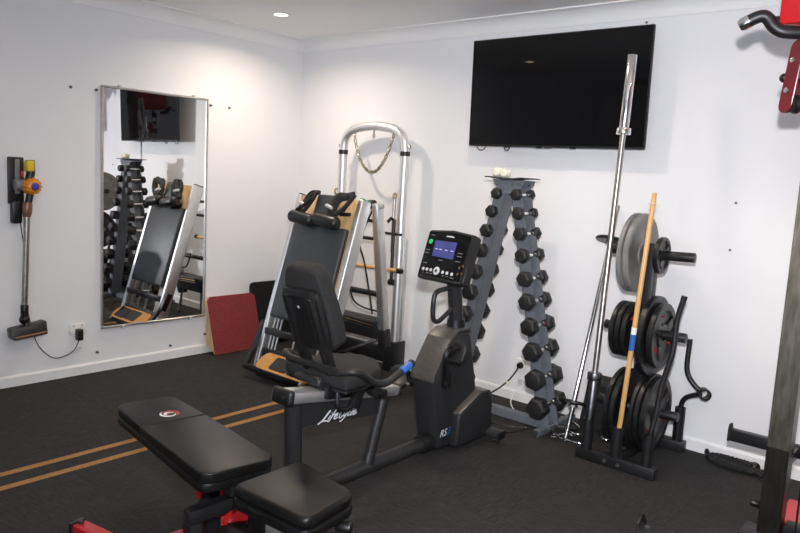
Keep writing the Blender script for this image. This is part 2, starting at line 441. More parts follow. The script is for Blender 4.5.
build('neck', MB().tube([(.07, yb, zb-.04), (.07, yb-.012, zb-.09), (.07, yb-.022, zb-.13)], .02, 14), 'bplastic', t)
build('wand_coupling', MB().rev((.07, yb-.018, zb-.095), (0, -.05, -1), [(0, 0), (.024, 0), (.028, .02), (.026, .06), (.021, .085), (0, .085)], 16), 'bronze', t)
wt, wb = V((.07, yb-.022, zb-.17)), V((.062, -2.163, .50))
build('wand', MB().cyl(wt, wb, .0175, n=20), 'steel', t)
d = MB(); d.cyl(wb+V((0, 0, .005)), (.06, -2.163, .425), .022, n=16, bev=.003); d.ball((.06, -2.163, .415), .03); build('swivel', d, 'bplastic', t)
d = MB(); d.cyl((.062, -2.163, .42), (.075, -2.15, .355), .017, n=14); build('hinge_arm', d, 'dgrey', t)
hx = [V((.016, -2.252, .368)), V((.016, -2.043, .398)), V((.016, -2.043, .318)), V((.016, -2.243, .302))]
d = MB(); d.hexa([hx[3], hx[2], hx[3]+V((.09, 0, .0)), hx[2]+V((.09, 0, 0)), hx[0], hx[1], hx[0]+V((.07, 0, 0)), hx[1]+V((.07, 0, 0))], .010); fh = build('floor_head', d, 'dgrey', t)
d = MB(); d.tube([(.107, -2.235, .318), (.107, -2.055, .335)], .007, 10); build('brush_bar', d, 'bronze', fh)
# outlet + adapter + lead
t = thing('power_outlet', 'white double power outlet low on the left wall', 'power outlet', (0, -1.8175, .273))
build('faceplate', B((0, -1.87, .272), (.009, -1.766, .339), .004), 'white', t)
for yy in (-1.845, -1.793): build('switch', B((.009, yy-.006, .32), (.012, yy+.006, .332), .001, 1), 'lgrey', t)
t = thing('charger_plug', 'black charger adapter plugged into the left wall outlet', 'charger', (.0095, -1.822, .262))
build('housing', B((.0125, -1.84, .235), (.055, -1.802, .308), .007), 'bplastic', t)
build('pin', B((.008, -1.826, .29), (.013, -1.818, .30)), 'steel', t)
lead = [(.03, -1.82, .237), (.02, -1.83, .20), (.012, -1.85, .165), (.010, -1.90, .14), (.010, -1.96, .135), (.010, -2.01, .165), (.010, -2.06, .225), (.014, -2.09, .30), (.012, -2.13, .5), (.01, -2.14, .8), (.012, -2.16, .985)]
t = thing('charger_lead', 'thin black charging lead hanging below the stick vacuum', 'cable', (.01, -1.96, .135))
build('cord', MB().tube(lead, .0028, 8, smooth=6), 'bplastic', t)
build('cable_tag', MB().bar((.018, -1.845, .175), (.018, -1.80, .185), .022, .004, bev=.001, seg=1), 'lgrey', t)

# ================================================================== RED SLANT BOARD + BLACK BOARD
t = thing('slant_board', 'red carpeted slant board with plywood edges leaning on the left wall', 'slant board', (.1, -.66, 0))
ub = V((-.075, -.035, .43)).normalized(); vb = V((.01, .42, 0)).normalized(); nb = ub.cross(vb)
if nb.x < 0: nb = -nb
o0 = V((.13, -.862, .004)); hw, hh, ch = .425, .432, .028
pl = [(0, .012), (.012, 0), (hw-.01, 0), (hw, .01), (hw, hh-ch), (hw-ch, hh), (ch, hh), (0, hh-ch)]
build('carpet_face', MB().prism(pl, o0, vb, ub, nb*.008, .002, 1), 'redcarpet', t)
build('plywood_panel', MB().prism(pl, o0, vb, ub, -nb*.016, .001, 1), 'wood', t)
# triangular plywood cheek behind the face
a0 = o0 + vb*.012 - nb*.017
build('side_cheek', MB().prism([(0, .06), (.088, .028), (.030, .40), (0, .42)], (.022, -.865, 0), (1, 0, 0), (0, 0, 1), (0, .015, 0)), 'wood', t, smooth=False)
build('back_leg', B((.0145, -.85, .07), (.022, -.55, .40)), 'wood', t, smooth=False)
t = thing('jump_board', 'black padded board leaning in the corner behind the red slant board', 'padded board', (.09, -.35, 0))
ub = V((-.045, 0, .5)).normalized(); vb = V((0, 1, 0)); nb = V((1, 0, .09)).normalized()
o0 = V((.072, -.49, .004)); w_, h_, r_ = .44, .50, .03
pl = []
for cx, cy, a0 in ((w_-r_, r_, -PI/2), (w_-r_, h_-r_, 0), (r_, h_-r_, PI/2), (r_, r_, PI)):
    for k in range(5): pl.append((cx+r_*math.cos(a0+k*PI/8), cy+r_*math.sin(a0+k*PI/8)))
build('pad', MB().prism(pl, o0, vb, ub, nb*.03, .006, 2, 50), 'vinyl', t)
build('backing', MB().prism([(a*.96+.009, b*.96+.01) for a, b in pl], o0, vb, ub, -nb*.012), 'bplastic', t)

# ================================================================== PILATES REFORMER WITH TOWER
t = thing('folded_reformer', 'folded pilates reformer with silver rails and grey carriage in the corner', 'exercise machine', (.9, -.5, 0))
Ub = V((0, .33, 1.115)); LB = Ub.length; Ub.normalize(); Nb = V((0, -1.115, .33)).normalized()
BK = .968  # front half of the reformer scaled about the camera position by this factor
def bed(x, s, n): return V((.1425+BK*x, -.900, .141)) + Ub*(s*BK) + Nb*(n*BK)
def bedbox(x0, x1, s0, s1, n0, n1, bev=0., seg=2):
    return MB().hexa([bed(x, s, n) for n in (n0, n1) for s in (s0, s1) for x in (x0, x1)], bev, seg)
for x0 in (.548, 1.150):
    rl = MB().hexa([bed(x, s, n) for n in (-.075, .018) for s in (-.10, LB) for x in (x0, x0+(.04 if x0 < 1 else .045))], .010, 3)
    r0 = build('front_rail', rl, 'alu', t)
    build('rail_cap', bedbox(x0+.004, x0+.036, LB, LB+.008, -.07, .012, .003, 1), 'green' if x0 > 1 else 'bplastic', r0)
cb = build('carriage_base', bedbox(.592, 1.148, .27, 1.16, -.035, -.008, .004), 'wood', t)
pad = bedbox(.600, 1.128, .27, .95, -.006, .035, .014, 3)
build('carriage_pad', pad, 'greyvinyl', t)
build('headrest', bedbox(.785, .955, .952, 1.168, .0, .045, .014, 3), 'greyvinyl', t)
def capsule(p0, p1, r):
    p0, p1 = V(p0), V(p1); L = (p1-p0).length; pr = [(0, 0)]
    for k in range(1, 6): a = k/5*PI/2; pr.append((r*math.sin(a), r*.7*(1-math.cos(a))))
    for k in range(0, 6): a = k/5*PI/2; pr.append((r*math.cos(a), L-r*.7+r*.7*math.sin(a)))
    return MB().rev(p0, p1-p0, pr, 20)
for (xa, xb) in ((.625, .855), (.87, 1.10)):
    build('shoulder_rest', capsule(bed(xa, .985, .10), bed(xb, .962, .085), .043), 'bplastic', t)
    build('shoulder_post', MB().bar(bed((xa+xb)/2, .975, -.01), bed((xa+xb)/2, .975, .09), .07, .035, bev=.008), 'bplastic', t)
# loops of strap on the carriage head
def strap(pts, r=.015):
    r *= 1.3
    build('hand_strap', MB().tube([bed(*p) for p in pts], r, 8, flat=.6, smooth=5), 'blacktex', t)
# left bundle, a diagonal tangle
strap([(0.800, 1.178, .05), (0.750, 1.148, .06), (0.690, 1.078, .065), (0.645, 1.023, .07)], .019)
strap([(0.785, 1.163, .06), (0.765, 1.098, .07), (0.730, 1.038, .075), (0.690, 1.013, .07)], .018)
strap([(0.795, 1.183, .04), (0.730, 1.178, .05), (0.685, 1.128, .05), (0.670, 1.058, .055)], .010)
strap([(0.780, 1.128, .08), (0.720, 1.068, .085), (0.660, 1.038, .08)], .014)
build('strap_toggle', MB().cyl(bed(0.665, 1.088, .085), bed(0.725, 1.073, .085), .013, n=12, bev=.003), 'lgrey', t)
# right bundle, an arch and a drooping loop
strap([(0.975, 1.030, .06), (0.980, 1.105, .06), (1.005, 1.160, .055), (1.065, 1.165, .05), (1.135, 1.180, .05)], .018)
strap([(1.145, 1.180, .05), (1.120, 1.125, .06), (1.075, 1.065, .065), (1.020, 1.030, .07), (0.975, 1.035, .07)], .019)
strap([(1.000, 1.025, .05), (1.000, 1.085, .055), (1.030, 1.135, .055), (1.095, 1.155, .06)], .014)
strap([(0.970, 1.005, .06), (0.965, 1.055, .06), (0.970, 1.095, .06)], .020)
build('strap_toggle', MB().cyl(bed(0.950, 1.080, .095), bed(1.010, 1.065, .095), .013, n=12, bev=.003), 'lgrey', t)
build('rope', MB().tube([bed(1.04, 1.18, .05), bed(1.075, 1.15, .04), bed(1.07, 1.10, .02), bed(1.06, 1.06, .03)], .005, 8, smooth=5), 'blacktex', t)
build('rope_cleat', MB().bar(bed(1.03, 1.045, .02), bed(1.115, 1.05, .02), .03, .025, bev=.008), 'bplastic', t)
# spring bay under the carriage
for x in (.62, .655, .69, .86, .98, 1.1):
    build('spring', MB().cyl(bed(x, .02, -.02), bed(x, .275, -.02), .0085, n=10), 'steel', t)
build('spring_bar', MB().bar(bed(.59, .17, .015), bed(1.15, .17, .015), .03, .045, bev=.005), 'dgrey', t)
build('lower_crossbar', MB().bar(bed(.59, .02, -.02), bed(1.15, .02, -.02), .05, .06, bev=.005), 'black', t)
# foot bar folded to the floor
f0, f1, f2, f3 = bed(.53, .20, -.02), V((.685, -1.012, .075)), V((1.24, -1.003, .07)), bed(1.115, .02, .02)
arm = MB(); arm.bar(f0, f1, .035, .03, bev=.006); build('foot_bar_arm', arm, 'black', t)
build('foot_bar', MB().bar(f1+V((-.015, 0, 0)), f2, .03, .036, bev=.005), 'black', t)
build('foot_bar_arm', MB().bar(f3, f2, .035, .03, bev=.006), 'black', t)
build('foot_bar_clamp', MB().bar(f0+V((.0, 0, .03)), f0+V((0, -.06, -.10)), .05, .05, bev=.008), 'bplastic', t)
build('base_block', B((.70, -.94, 0), (1.31, -.86, .10), .006), 'black', t)
build('foot_bar_cap', MB().cyl(f2+V((-.005, -.012, 0)), f2+V((.022, -.012, 0)), .018, n=14), 'steel', t)
# wooden standing platform with two grip pads
ax, uy_ = V((1, 0, 0)), V((0, -.62, -.42)).normalized()
pt0 = V((.765, -.885, .158)); nn = ax.cross(uy_);
if nn.y > 0: nn = -nn
def rrect(w, h, r, k=5):
    out = []
    for cx, cy, a0 in ((w-r, h-r, 0), (r, h-r, PI/2), (r, r, PI), (w-r, r, 3*PI/2)):
        for q in range(k): out.append((cx+r*math.cos(a0+q*PI/2/(k-1)), cy+r*math.sin(a0+q*PI/2/(k-1))))
    return out
sp = build('standing_platform', MB().prism(rrect(.53, .15, .06), pt0, ax, uy_, nn*.018, .004, 1, 50), 'owood', t)
for xa in (.14, .312):
    q = [(a+xa, b+.024) for a, b in rrect(.165, .105, .02)]
    build('grip_pad', MB().prism(q, pt0+nn*.0185, ax, uy_, nn*.004), 'rubber', sp)
# rear half of the folded frame
def rear(x, s, n):  # rear rail ends likewise scaled about the camera, by a factor of their own
    x = .111+.975*x; a, b = V((x, -.464, 1.2)), V((x, -.327, .259)); dr = (b-a).normalized(); nr = V((0, dr.z, -dr.y))
    return a + dr*s + nr*n
for x0 in (.56, 1.195):
    rr = build('rear_rail', MB().hexa([rear(x, s, n) for n in (-.03, .03) for s in (0, .86) for x in (x0, x0+.06)], .008, 2), 'alu', t)
    build('rail_foot', MB().hexa([rear(x, s, n) for n in (-.034, .034) for s in (.86, .985) for x in (x0-.004, x0+.066)], .008, 2), 'dgrey', rr)
text_mesh('rail_lettering', 'Allegro', .068, rear(1.225, .66, .0315)+V((-.02, 0, 0)), (0, .14, -.965), (1, 0, 0), 'greyprint', t)
build('hinge_roller', MB().cyl(rear(1.15, .01, .0), rear(1.195, .01, .0), .03, n=18, bev=.004), 'bplastic', t)
build('hinge_bolt', MB().cyl(rear(1.255, .02, .0), rear(1.27, .02, .0), .014, n=12), 'steel', t)
for s_, r_ in ((.62, .02), (.12, .012), (.24, .012)):
    build('rear_crossbar', MB().cyl(rear(.62, s_, 0), rear(1.195, s_, 0), r_, n=12), 'black', t)
sh = build('rear_tray', MB().hexa([rear(x, s, n) for n in (-.05, .045) for s in (.80, .93) for x in (.62, 1.195)], .01), 'dgrey', t)
for i in range(3): build('gear_rod', MB().cyl(rear(.9, .80+.02*i, .05), rear(1.16, .81+.02*i, .05), .004, n=8), 'gold' if i == 1 else 'dsteel', sh)
build('rope', MB().tube([rear(1.17, .03, -.02), V((1.19, -.49, .95)), V((1.20, -.45, .8)), V((1.23, -.42, .6)), V((1.24, -.39, .45))], .006, 8, smooth=5), 'blacktex', t)
build('rope', MB().tube([V((1.03, -.41, .62)), V((1.08, -.41, .52)), V((1.16, -.39, .48)), V((1.27, -.37, .47))], .006, 8, smooth=5), 'blacktex', t)
build('brace_strut', MB().bar(V((.99, -.54, .12)), V((1.26, -.35, .27)), .022, .022, bev=.004), 'black', t)
# tower
t = thing('pilates_tower', 'arched silver tube tower standing against the wall behind the reformer', 'exercise frame', (.93, -.12, 0))
xl, xr, zt, rc = .622, 1.222, 1.725, .13
ctl = [(xl, .05), (xl, .5), (xl, 1.0), (xl, 1.4), (xl, 1.55), (xl+.022, 1.64), (xl+.085, 1.695), (xl+.18, 1.717), ((xl+xr)/2, 1.727), (xr-.18, 1.717), (xr-.085, 1.695), (xr-.022, 1.64), (xr, 1.55), (xr, 1.4), (xr, 1.0), (xr, .5), (xr, .05)]
pts = spline([V((a, -.12, b)) for a, b in ctl], 5)
build('arch_tube', MB().tube(pts, .031, 16), 'alu', t)
for x in (xl, xr):
    build('clamp', MB().cyl((x, -.12, 1.52), (x, -.12, 1.552), .0345, n=16), 'bplastic', t)
    build('tower_foot', B((x-.065, -.17, .0), (x+.045, -.05, .22), .008), 'black', t)
    build('height_track', B((x-.012+.03, -.105, .22), (x+.012+.03, -.08, .95), .003), 'alu', t)
    i_ = 1 if x == xl else -1
    build('leg_spring', MB().cyl((x+i_*.055-(.075 if x == xl else 0)*1.2, -.14, .85), (x+i_*.055-(.075 if x == xl else 0)*1.2, -.14, 1.22), .011, n=10), 'steel', t)
    build('spring_hook', MB().ring((x+i_*.055-(.075 if x == xl else 0)*1.2, -.14, 1.245), (1, 0, 0), .018, .005), 'gold', t)
    build('side_bolt', MB().cyl((x+(.03 if x == xr else -.03), -.12, 1.585), (x+(.045 if x == xr else -.045), -.12, 1.585), .009, n=8), 'steel', t)
build('lower_brace', B((xl+.08, -.14, .05), (xr-.07, -.10, .16), .006), 'black', t)
for x in (.735, .922, 1.108):
    hk = MB(); hk.cyl((x, -.12, 1.665), (x, -.12, 1.70), .006, n=8); hk.ring((x, -.12, 1.657), (1, 0, 0), .011, .004, 14, 8); build('eye_bolt', hk, 'steel', t)
pb = MB(); pb.cyl((1.18, -.145, .62), (1.18, -.145, 1.08), .012, n=10); build('push_bar_post', pb, 'black', t)
build('push_bar_hook', MB().tube([(1.18, -.145, 1.07), (1.165, -.165, 1.09), (1.15, -.18, 1.06)], .012, 8), 'bplastic', t)
build('push_bar_arm', MB().cyl((1.06, -.145, .98), (1.25, -.145, .98), .010, n=10), 'black', t)
build('push_bar_pin', MB().cyl((1.165, -.145, .64), (1.215, -.145, .64), .022, n=12), 'bplastic', t)
t = thing('wooden_dowel_bar', 'slim wooden dowel bar with black end caps in the reformer tower', 'exercise bar', (1.0, -.19, .73))
build('dowel', MB().cyl((.72, -.192, .725), (1.285, -.192, .735), .014, n=14), 'broom', t)
for a, b in ((.70, .735), (1.27, 1.315)): build('end_cap', MB().cyl((a, -.192, .725 if a < 1 else .735), (b, -.192, .725 if a < 1 else .735), .018, n=14, bev=.003), 'bplastic', t)
# chain
t = thing('hanging_chain', 'drooping steel chain hung from the tower arch hooks', 'chain', (.935, -.12, 1.41))
def chain_pts(a, b, sag, n):
    out = []
    for i in range(n):
        u = i/(n-1); p = a.lerp(b, u); k = 4*u*(1-u); p.z -= sag*(k**.85); out.append(p)
    return out
cp = chain_pts(V((.738, -.125, 1.645)), V((1.106, -.125, 1.645)), .245, 25)
for i in range(24):
    a, b = cp[i], cp[i+1]; c = (a+b)/2; dd = (b-a).normalized(); side = V((0, 1, 0)) if i % 2 else dd.cross(V((0, 1, 0)))
    L = (b-a).length*.5+.007
    lp = [c+dd*(L*math.cos(q*2*PI/10))+side*(.0105*math.sin(q*2*PI/10)) for q in range(10)]
    build('link', MB().tube(lp, .0038, 6, closed=True), 'brass', t)

# ================================================================== TELEVISION
t = thing('wall_television', 'large flat black television mounted high on the back wall', 'television', (2.33, -.10, 1.6))
tz0, tz1, tx0, tx1 = 1.6, 2.245, 1.757, 2.905
tilt = V((0, -.020, .645)).normalized(); tn = V((0, -.645, -.020)).normalized()
def tv(x, s, n): return V((x, -.13, tz0)) + tilt*s + tn*n
def tvbox(x0, x1, s0, s1, n0, n1, bev=0., seg=2): return MB().hexa([tv(x, s, n) for n in (n0, n1) for s in (s0, s1) for x in (x0, x1)], bev, seg)
build('housing', tvbox(tx0, tx1, 0, .646, -.022, 0, .004, 1), 'bplastic', t)
build('screen', tvbox(tx0+.007, tx1-.007, .012, .639, .0002, .002), 'screen', t, smooth=False)
build('rear_casing', tvbox(tx0+.15, tx1-.15, .03, .45, -.055, -.022, .01), 'bplastic', t)
build('wall_mount', B((2.13, -.06, 1.75), (2.53, 0, 2.05), .004), 'black', t)
for x in (2.02, 2.24, 2.46): build('port_nub', tvbox(x, x+.03, -.006, 0, -.03, -.012), 'bplastic', t)
build('badge', tvbox(2.30, 2.35, -.004, .006, .0, .003), 'dsteel', t)
for (xa, xb) in ((1.80, 1.87), (2.0, 2.05)):
    build('loose_cable', MB().tube([tv(xa, .01, -.03), tv(xa+.01, -.015, -.03), tv((xa+xb)/2, -.025, -.03), tv(xb-.01, -.015, -.03), tv(xb, .01, -.03)], .003, 8, smooth=4), 'bplastic', t)

# ================================================================== DUMBBELL STAND
t = thing('dumbbell_stand', 'grey A-frame dumbbell stand against the back wall', 'dumbbell rack', (2.25, -.35, 0))
ZR = [1.317, 1.213, 1.100, .980, .852, .726, .590, .453, .302, .150]
def xr_(z): return 2.311 + (1.317-z)*.2245
def xl_(z): return 2.187 - (1.317-z)*.2125
YC, YH = -.35, .052
def leg(side):
    fx = xr_ if side > 0 else xl_
    inner, outer = -.040*side, .030*side
    pts = [(fx(1.375)+inner, 1.375)]
    pts = []
    # outer edge from the top down, with a cradle under every handle
    pts.append((fx(1.385)+outer, 1.385))
    for z in ZR:
        pts += [(fx(z+.034)+outer, z+.034), (fx(z+.004)-.006*side, z+.016), (fx(z)-.012*side, z), (fx(z-.012)-.006*side, z-.014), (fx(z-.02)+outer*.75, z-.012), (fx(z-.03)+outer, z-.028)]
    pts += [(fx(.03)+outer, .03), (fx(.03)+inner, .03), (fx(1.385)+inner, 1.385)]
    for y in (YC-YH, YC+YH-.004):
        build('leg_flange', MB().prism(pts, (0, y, 0), (1, 0, 0), (0, 0, 1), (0, .004, 0)), 'grey', t, smooth=False)
    a, b = V((fx(1.385)+inner, YC, 1.385)), V((fx(.03)+inner, YC, .03))
    build('leg_web', MB().bar(a, b, .004, 2*YH, up=(0, 1, 0)) if False else MB().hexa([V((fx(z)+inner+dx, y, z)) for dx in (-.002, .002) for y in (YC-YH, YC+YH) for z in (.03, 1.385)]), 'grey', t, smooth=False)
    xf = fx(.03)
    ft = MB().prism([(-.52, 0), (-.515, .015), (-.50, .038), (-.06, .038), (-.06, 0)], (xf-.018, 0, 0), (0, 1, 0), (0, 0, 1), (.036, 0, 0), .003, 1)
    build('foot', ft, 'grey', t)
    build('foot_cap', MB().prism([(-.523, 0), (-.5175, .016), (-.503, .037), (-.500, .037), (-.513, .015), (-.518, 0)], (xf-.017, 0, 0), (0, 1, 0), (0, 0, 1), (.034, 0, 0)), 'bplastic', t)
    for dz in (.019,): build('bolt', MB().cyl((xf+side*.018, YC-.02, dz), (xf+side*.023, YC-.02, dz), .007, n=8), 'steel', t)
leg(1); leg(-1)
build('base_beam', B((xl_(.03)+.03, -.355, 0), (xr_(.03)-.03, -.305, .05), .003, 1), 'grey', t)
tr = MB(); 
tr.prism([(2.105, 1.412), (2.12, 1.414), (2.235, 1.402), (2.345, 1.414), (2.37, 1.410), (2.37, 1.406), (2.345, 1.408), (2.235, 1.396), (2.12, 1.408), (2.105, 1.406)], (0, -.44, 0), (1, 0, 0), (0, 0, 1), (0, .18, 0))
build('top_tray', tr, 'black', t, smooth=False)
for y in (YC-YH-.006, YC+YH+.001):
    build('gusset', MB().prism([(2.14, 1.398), (2.355, 1.398), (2.345, 1.37), (2.295, 1.32), (2.205, 1.32), (2.155, 1.37)], (0, y, 0), (1, 0, 0), (0, 0, 1), (0, .005, 0)), 'grey', t, smooth=False)
    for x in (2.175, 2.225, 2.275, 2.32): build('bolt', MB().cyl((x, y, 1.372), (x, y-.006, 1.372), .007, n=8), 'steel', t)
for i, x in enumerate((2.185, 2.236)):
    h = thing('hand_weight', ('cream round-ended hand weight on the dumbbell stand top, the left one', 'cream round-ended hand weight on the dumbbell stand top, the right one')[i], 'hand weight', (x, -.41, 1.414), 'cream hand weights')
    zc = 1.414 + .024 - .004*i
    for ya in (-.45, -.425): build('head', MB().rev((x, ya, zc), (0, 1, 0), [(0, -.003), (.016, -.003), (.024, .004), (.024, .018), (.018, .024), (0, .024)], 18), 'cream', h)
    build('handle', MB().cyl((x, -.44, zc), (x, -.405, zc), .012, n=12), 'chrome', h)

# dumbbells: hexagonal heads joined by a chrome handle, axis along y
def dumbbell(i, side):
    f = i/9
    R = .035 + .029*f; hl = .045+.038*f; gap = .098+.022*f
    fx = xr_ if side > 0 else xl_
    z = ZR[i]; x = fx(z) + .004*side
    ords = ['the topmost', 'second from top', 'third from top', 'fourth from top', 'fifth from top', 'fifth from bottom', 'fourth from bottom', 'third from bottom', 'second from bottom', 'the lowest']
    d = thing('hex_dumbbell', 'black hex dumbbell, %s, on the %s leg of the grey stand' % (ords[i], 'right' if side > 0 else 'left'), 'dumbbell', (x, YC, z), 'hex dumbbells on the A-frame stand')
    rot = random.uniform(-.25, .25)
    for s in (-1, 1):
        t_ = bmesh.new(); rings = []
        for r, h in ((R*.74, gap/2), (R, gap/2+hl*.22), (R, gap/2+hl*.80), (R*.80, gap/2+hl)):
            rings.append([t_.verts.new((x+r*math.cos(rot+q*PI/3), YC+s*h, z+r*math.sin(rot+q*PI/3))) for q in range(6)])
        for a, b in zip(rings, rings[1:]):
            for q in range(6): t_.faces.new((a[q], a[(q+1) % 6], b[(q+1) % 6], b[q]))
        t_.faces.new(rings[0]); t_.faces.new(rings[-1])
        mb = MB(); mb._merge(t_, .004, 2, 20); build('head', mb, 'rubber', d)
    rh = .011+.004*f
    build('handle', MB().rev((x, YC-gap/2, z), (0, 1, 0), [(0, 0), (rh*1.25, 0), (rh*1.25, .006), (rh*.9, .012), (rh*1.12, gap/2), (rh*.9, gap-.012), (rh*1.25, gap-.006), (rh*1.25, gap), (0, gap)], 14), 'chrome', d)
for side in (1, -1):
    for i in range(10): dumbbell(i, side)

# outlet behind the stand
t = thing('power_outlet', 'white power outlet low on the back wall behind the dumbbell stand', 'power outlet', (2.19, 0, .21))
build('faceplate', B((2.145, -.009, .20), (2.26, 0, .275), .004), 'white', t)
t = thing('power_plug', 'black plug with thick lead in the back wall outlet', 'plug', (2.192, -.01, .215))
build('plug_body', MB().rev((2.192, -.0095, .236), (0, -1, 0), [(0, 0), (.02, 0), (.022, .012), (.015, .03), (0, .032)], 16), 'bplastic', t)
cd = build('cord', MB().tube([(2.192, -.038, .232), (2.175, -.04, .195), (2.12, -.035, .12), (2.05, -.05, .05), (1.98, -.08, .008), (1.85, -.15, .006), (1.6, -.35, .006)], .005, 8, smooth=5), 'bplastic', t)
build('cable_tag', MB().bar((2.115, -.045, .122), (2.14, -.045, .105), .028, .003, bev=.001, seg=1), 'cream', cd)
t = thing('white_lead', 'thin white lead hanging from the back wall outlet', 'cable', (2.22, -.03, .0))
build('cord', MB().tube([(2.238, -.012, .228), (2.228, -.02, .18), (2.195, -.03, .10), (2.175, -.05, .045), (2.185, -.09, .012), (2.24, -.16, .006), (2.30, -.22, .006)], .004, 8, smooth=5), 'white', t)
build('plug_body', B((2.228, -.018, .218), (2.248, -.0095, .243), .003, 1), 'white', t)
build('cable_tag', B((2.195, -.034, .115), (2.222, -.031, .15)), 'lgrey', t)
t = thing('floor_cable', 'thin black cable snaking over the carpet beside the bike', 'cable', (2.3, -.45, 0))
build('cord', MB().tube([(1.9, -.42, .004), (2.05, -.45, .004), (2.2, -.42, .004), (2.3, -.50, .004), (2.42, -.47, .004), (2.5, -.42, .004), (2.45, -.58, .004), (2.3, -.62, .004)], .003, 8, smooth=6), 'bplastic', t)

# ================================================================== PLATE TREE
PX, PY = 3.07, -.30
t = thing('plate_tree', 'black steel plate tree with bar holders beside the dumbbell stand', 'weight rack', (PX, PY, 0))
build('front_beam', B((2.885, -.592, 0), (3.295, -.535, .058), .004), 'black', t)
build('rear_beam', B((2.885, -.105, 0), (3.262, -.045, .058), .004), 'black', t)
build('spine_beam', B((PX-.028, -.535, .002), (PX+.028, -.105, .056), .003), 'black', t)
build('upright', B((PX-.028, PY-.03, .056), (PX+.028, PY+.03, 1.115), .004), 'black', t)
ZP = (1.06, .655, .245)
for z in ZP:
    for s in (-1, 1):
        L = .215
        build('plate_peg', MB().cyl((PX+s*.028, PY, z), (PX+s*L, PY, z+.006), .0245, n=20, bev=.003), 'dgrey' if False else 'black', t)
HOLD = [(2.93, -.565), (3.088, -.565), (3.245, -.565), (3.222, -.078), (3.07, -.078), (2.92, -.078)]
for (x, y) in HOLD:
    hh_ = .212 if y < -.3 else .24
    build('bar_holder', MB().rev((x, y, .058), (0, 0, 1), [(.023, 0), (.0275, 0), (.0275, hh_-.058), (.0235, hh_-.058), (.0235, .004), (0, .004)], 20), 'black', t)
for x in (3.045, 3.115): build('bolt', MB().cyl((x, -.592, .028), (x, -.598, .028), .010, n=6), 'steel', t)
for y in (-.42, -.2): build('bolt', MB().cyl((PX, y, .056), (PX, y, .062), .010, n=6), 'steel', t)

def plate(x, z, R, th, m, label, style='ring', face=1, group='weight plates on the tree'):
    o = thing('weight_plate', label, 'weight plate', (x, PY, z-R), group)
    h = th/2; zc = z + .0
    if style == 'ring':
        pr = [(.0255, -h*.9), (.055, -h*.9), (.06, -h*.45), (R*.78, -h*.45), (R*.84, -h), (R*.97, -h), (R, -h*.7), (R, h*.7), (R*.97, h), (R*.84, h), (R*.78, h*.45), (.06, h*.45), (.055, h*.9), (.0255, h*.9), (.0255, -h*.9)]
    else:
        pr = [(.0255, -h*.8), (R*.35, -h*.8), (R*.4, -h*.2), (R*.74, -h*.2), (R*.80, -h), (R*.97, -h), (R, -h*.7), (R, h*.7), (R*.97, h), (R*.80, h), (R*.74, h*.2), (R*.4, h*.2), (R*.35, h*.8), (.0255, h*.8), (.0255, -h*.8)]
    build('disc', MB().rev((x, PY, zc), (1, 0, 0), pr, 44), m, o)
    if style != 'ring':
        for q in range(3):
            a = q*2*PI/3 + .5
            c0 = V((x, PY+R*.30*math.cos(a), zc+R*.30*math.sin(a))); c1 = V((x, PY+R*.80*math.cos(a), zc+R*.80*math.sin(a)))
            build('spoke', MB().bar(c0, c1, R*.34, th*.86, up=(1, 0, 0), bev=.004), m, o)
    if m == 'iron' and R > .1:
        for q in range(3):
            a0 = q*2*PI/3 + (.0 if style == 'ring' else 1.55)
            pts = [V((x+face*(h*.46 if style == 'ring' else h*.22)+face*.001, PY+R*.62*math.cos(a0+w_*.1), zc+R*.62*math.sin(a0+w_*.1))) for w_ in range(4)]
            build('red_mark', MB().tube(pts, .010, 6, flat=.1), 'redprint', o)
    return o
zo = .0
plate(2.978, ZP[0], .205, .026, 'greyplate', 'large grey weight plate on the top left peg, outer one')
plate(3.012, ZP[0], .205, .030, 'greyplate', 'large grey weight plate on the top left peg, inner one')
plate(3.120, ZP[0], .094, .026, 'iron', 'small black weight plate on the top right peg', 'spoke')
plate(2.948, ZP[1], .146, .025, 'iron', 'mid-size black weight plate on the middle left peg, outermost')
plate(2.979, ZP[1], .146, .026, 'iron', 'mid-size black weight plate on the middle left peg, middle one')
plate(3.012, ZP[1], .146, .028, 'iron', 'mid-size black weight plate on the middle left peg, innermost')
plate(3.118, ZP[1]-.012, .208, .034, 'iron', 'large black weight plate on the middle right peg, behind the spoked one')
plate(3.158, ZP[1]-.004, .168, .034, 'iron', 'spoked black weight plate on the middle right peg, outer one', 'spoke')
plate(2.980, ZP[2], .200, .028, 'iron', 'large black weight plate on the lowest left peg, outer one')
plate(3.014, ZP[2], .200, .030, 'iron', 'large black weight plate on the lowest left peg, inner one')
plate(3.114, ZP[2], .200, .024, 'iron', 'large black weight plate on the lowest right peg, innermost')
plate(3.142, ZP[2], .200, .026, 'iron', 'large black weight plate on the lowest right peg, middle one')
plate(3.172, ZP[2], .192, .026, 'iron', 'large black weight plate on the lowest right peg, outermost', 'spoke')

# olympic barbell in the left front holder
b0, b1 = V((2.93, -.565, .063)), V((2.897, -.372, 2.052)); bd = (b1-b0).normalized()
t = thing('olympic_barbell', 'long chrome barbell standing upright in the plate tree holder', 'barbell', b0)
build('lower_sleeve', MB().cyl(b0, b0+bd*.345, .0222, n=20, bev=.002), 'dsteel', t)
build('lower_collar', MB().cyl(b0+bd*.345, b0+bd*.385, .036, n=20, bev=.004), 'dsteel', t)
build('shaft', MB().cyl(b0+bd*.385, b0+bd*1.60, .0145, n=16), 'steel', t)
build('upper_collar', MB().cyl(b0+bd*1.60, b0+bd*1.632, .037, n=20, bev=.003), 'chrome', t)
build('upper_sleeve', MB().cyl(b0+bd*1.632, b1, .0245, n=24, bev=.003), 'chrome', t)
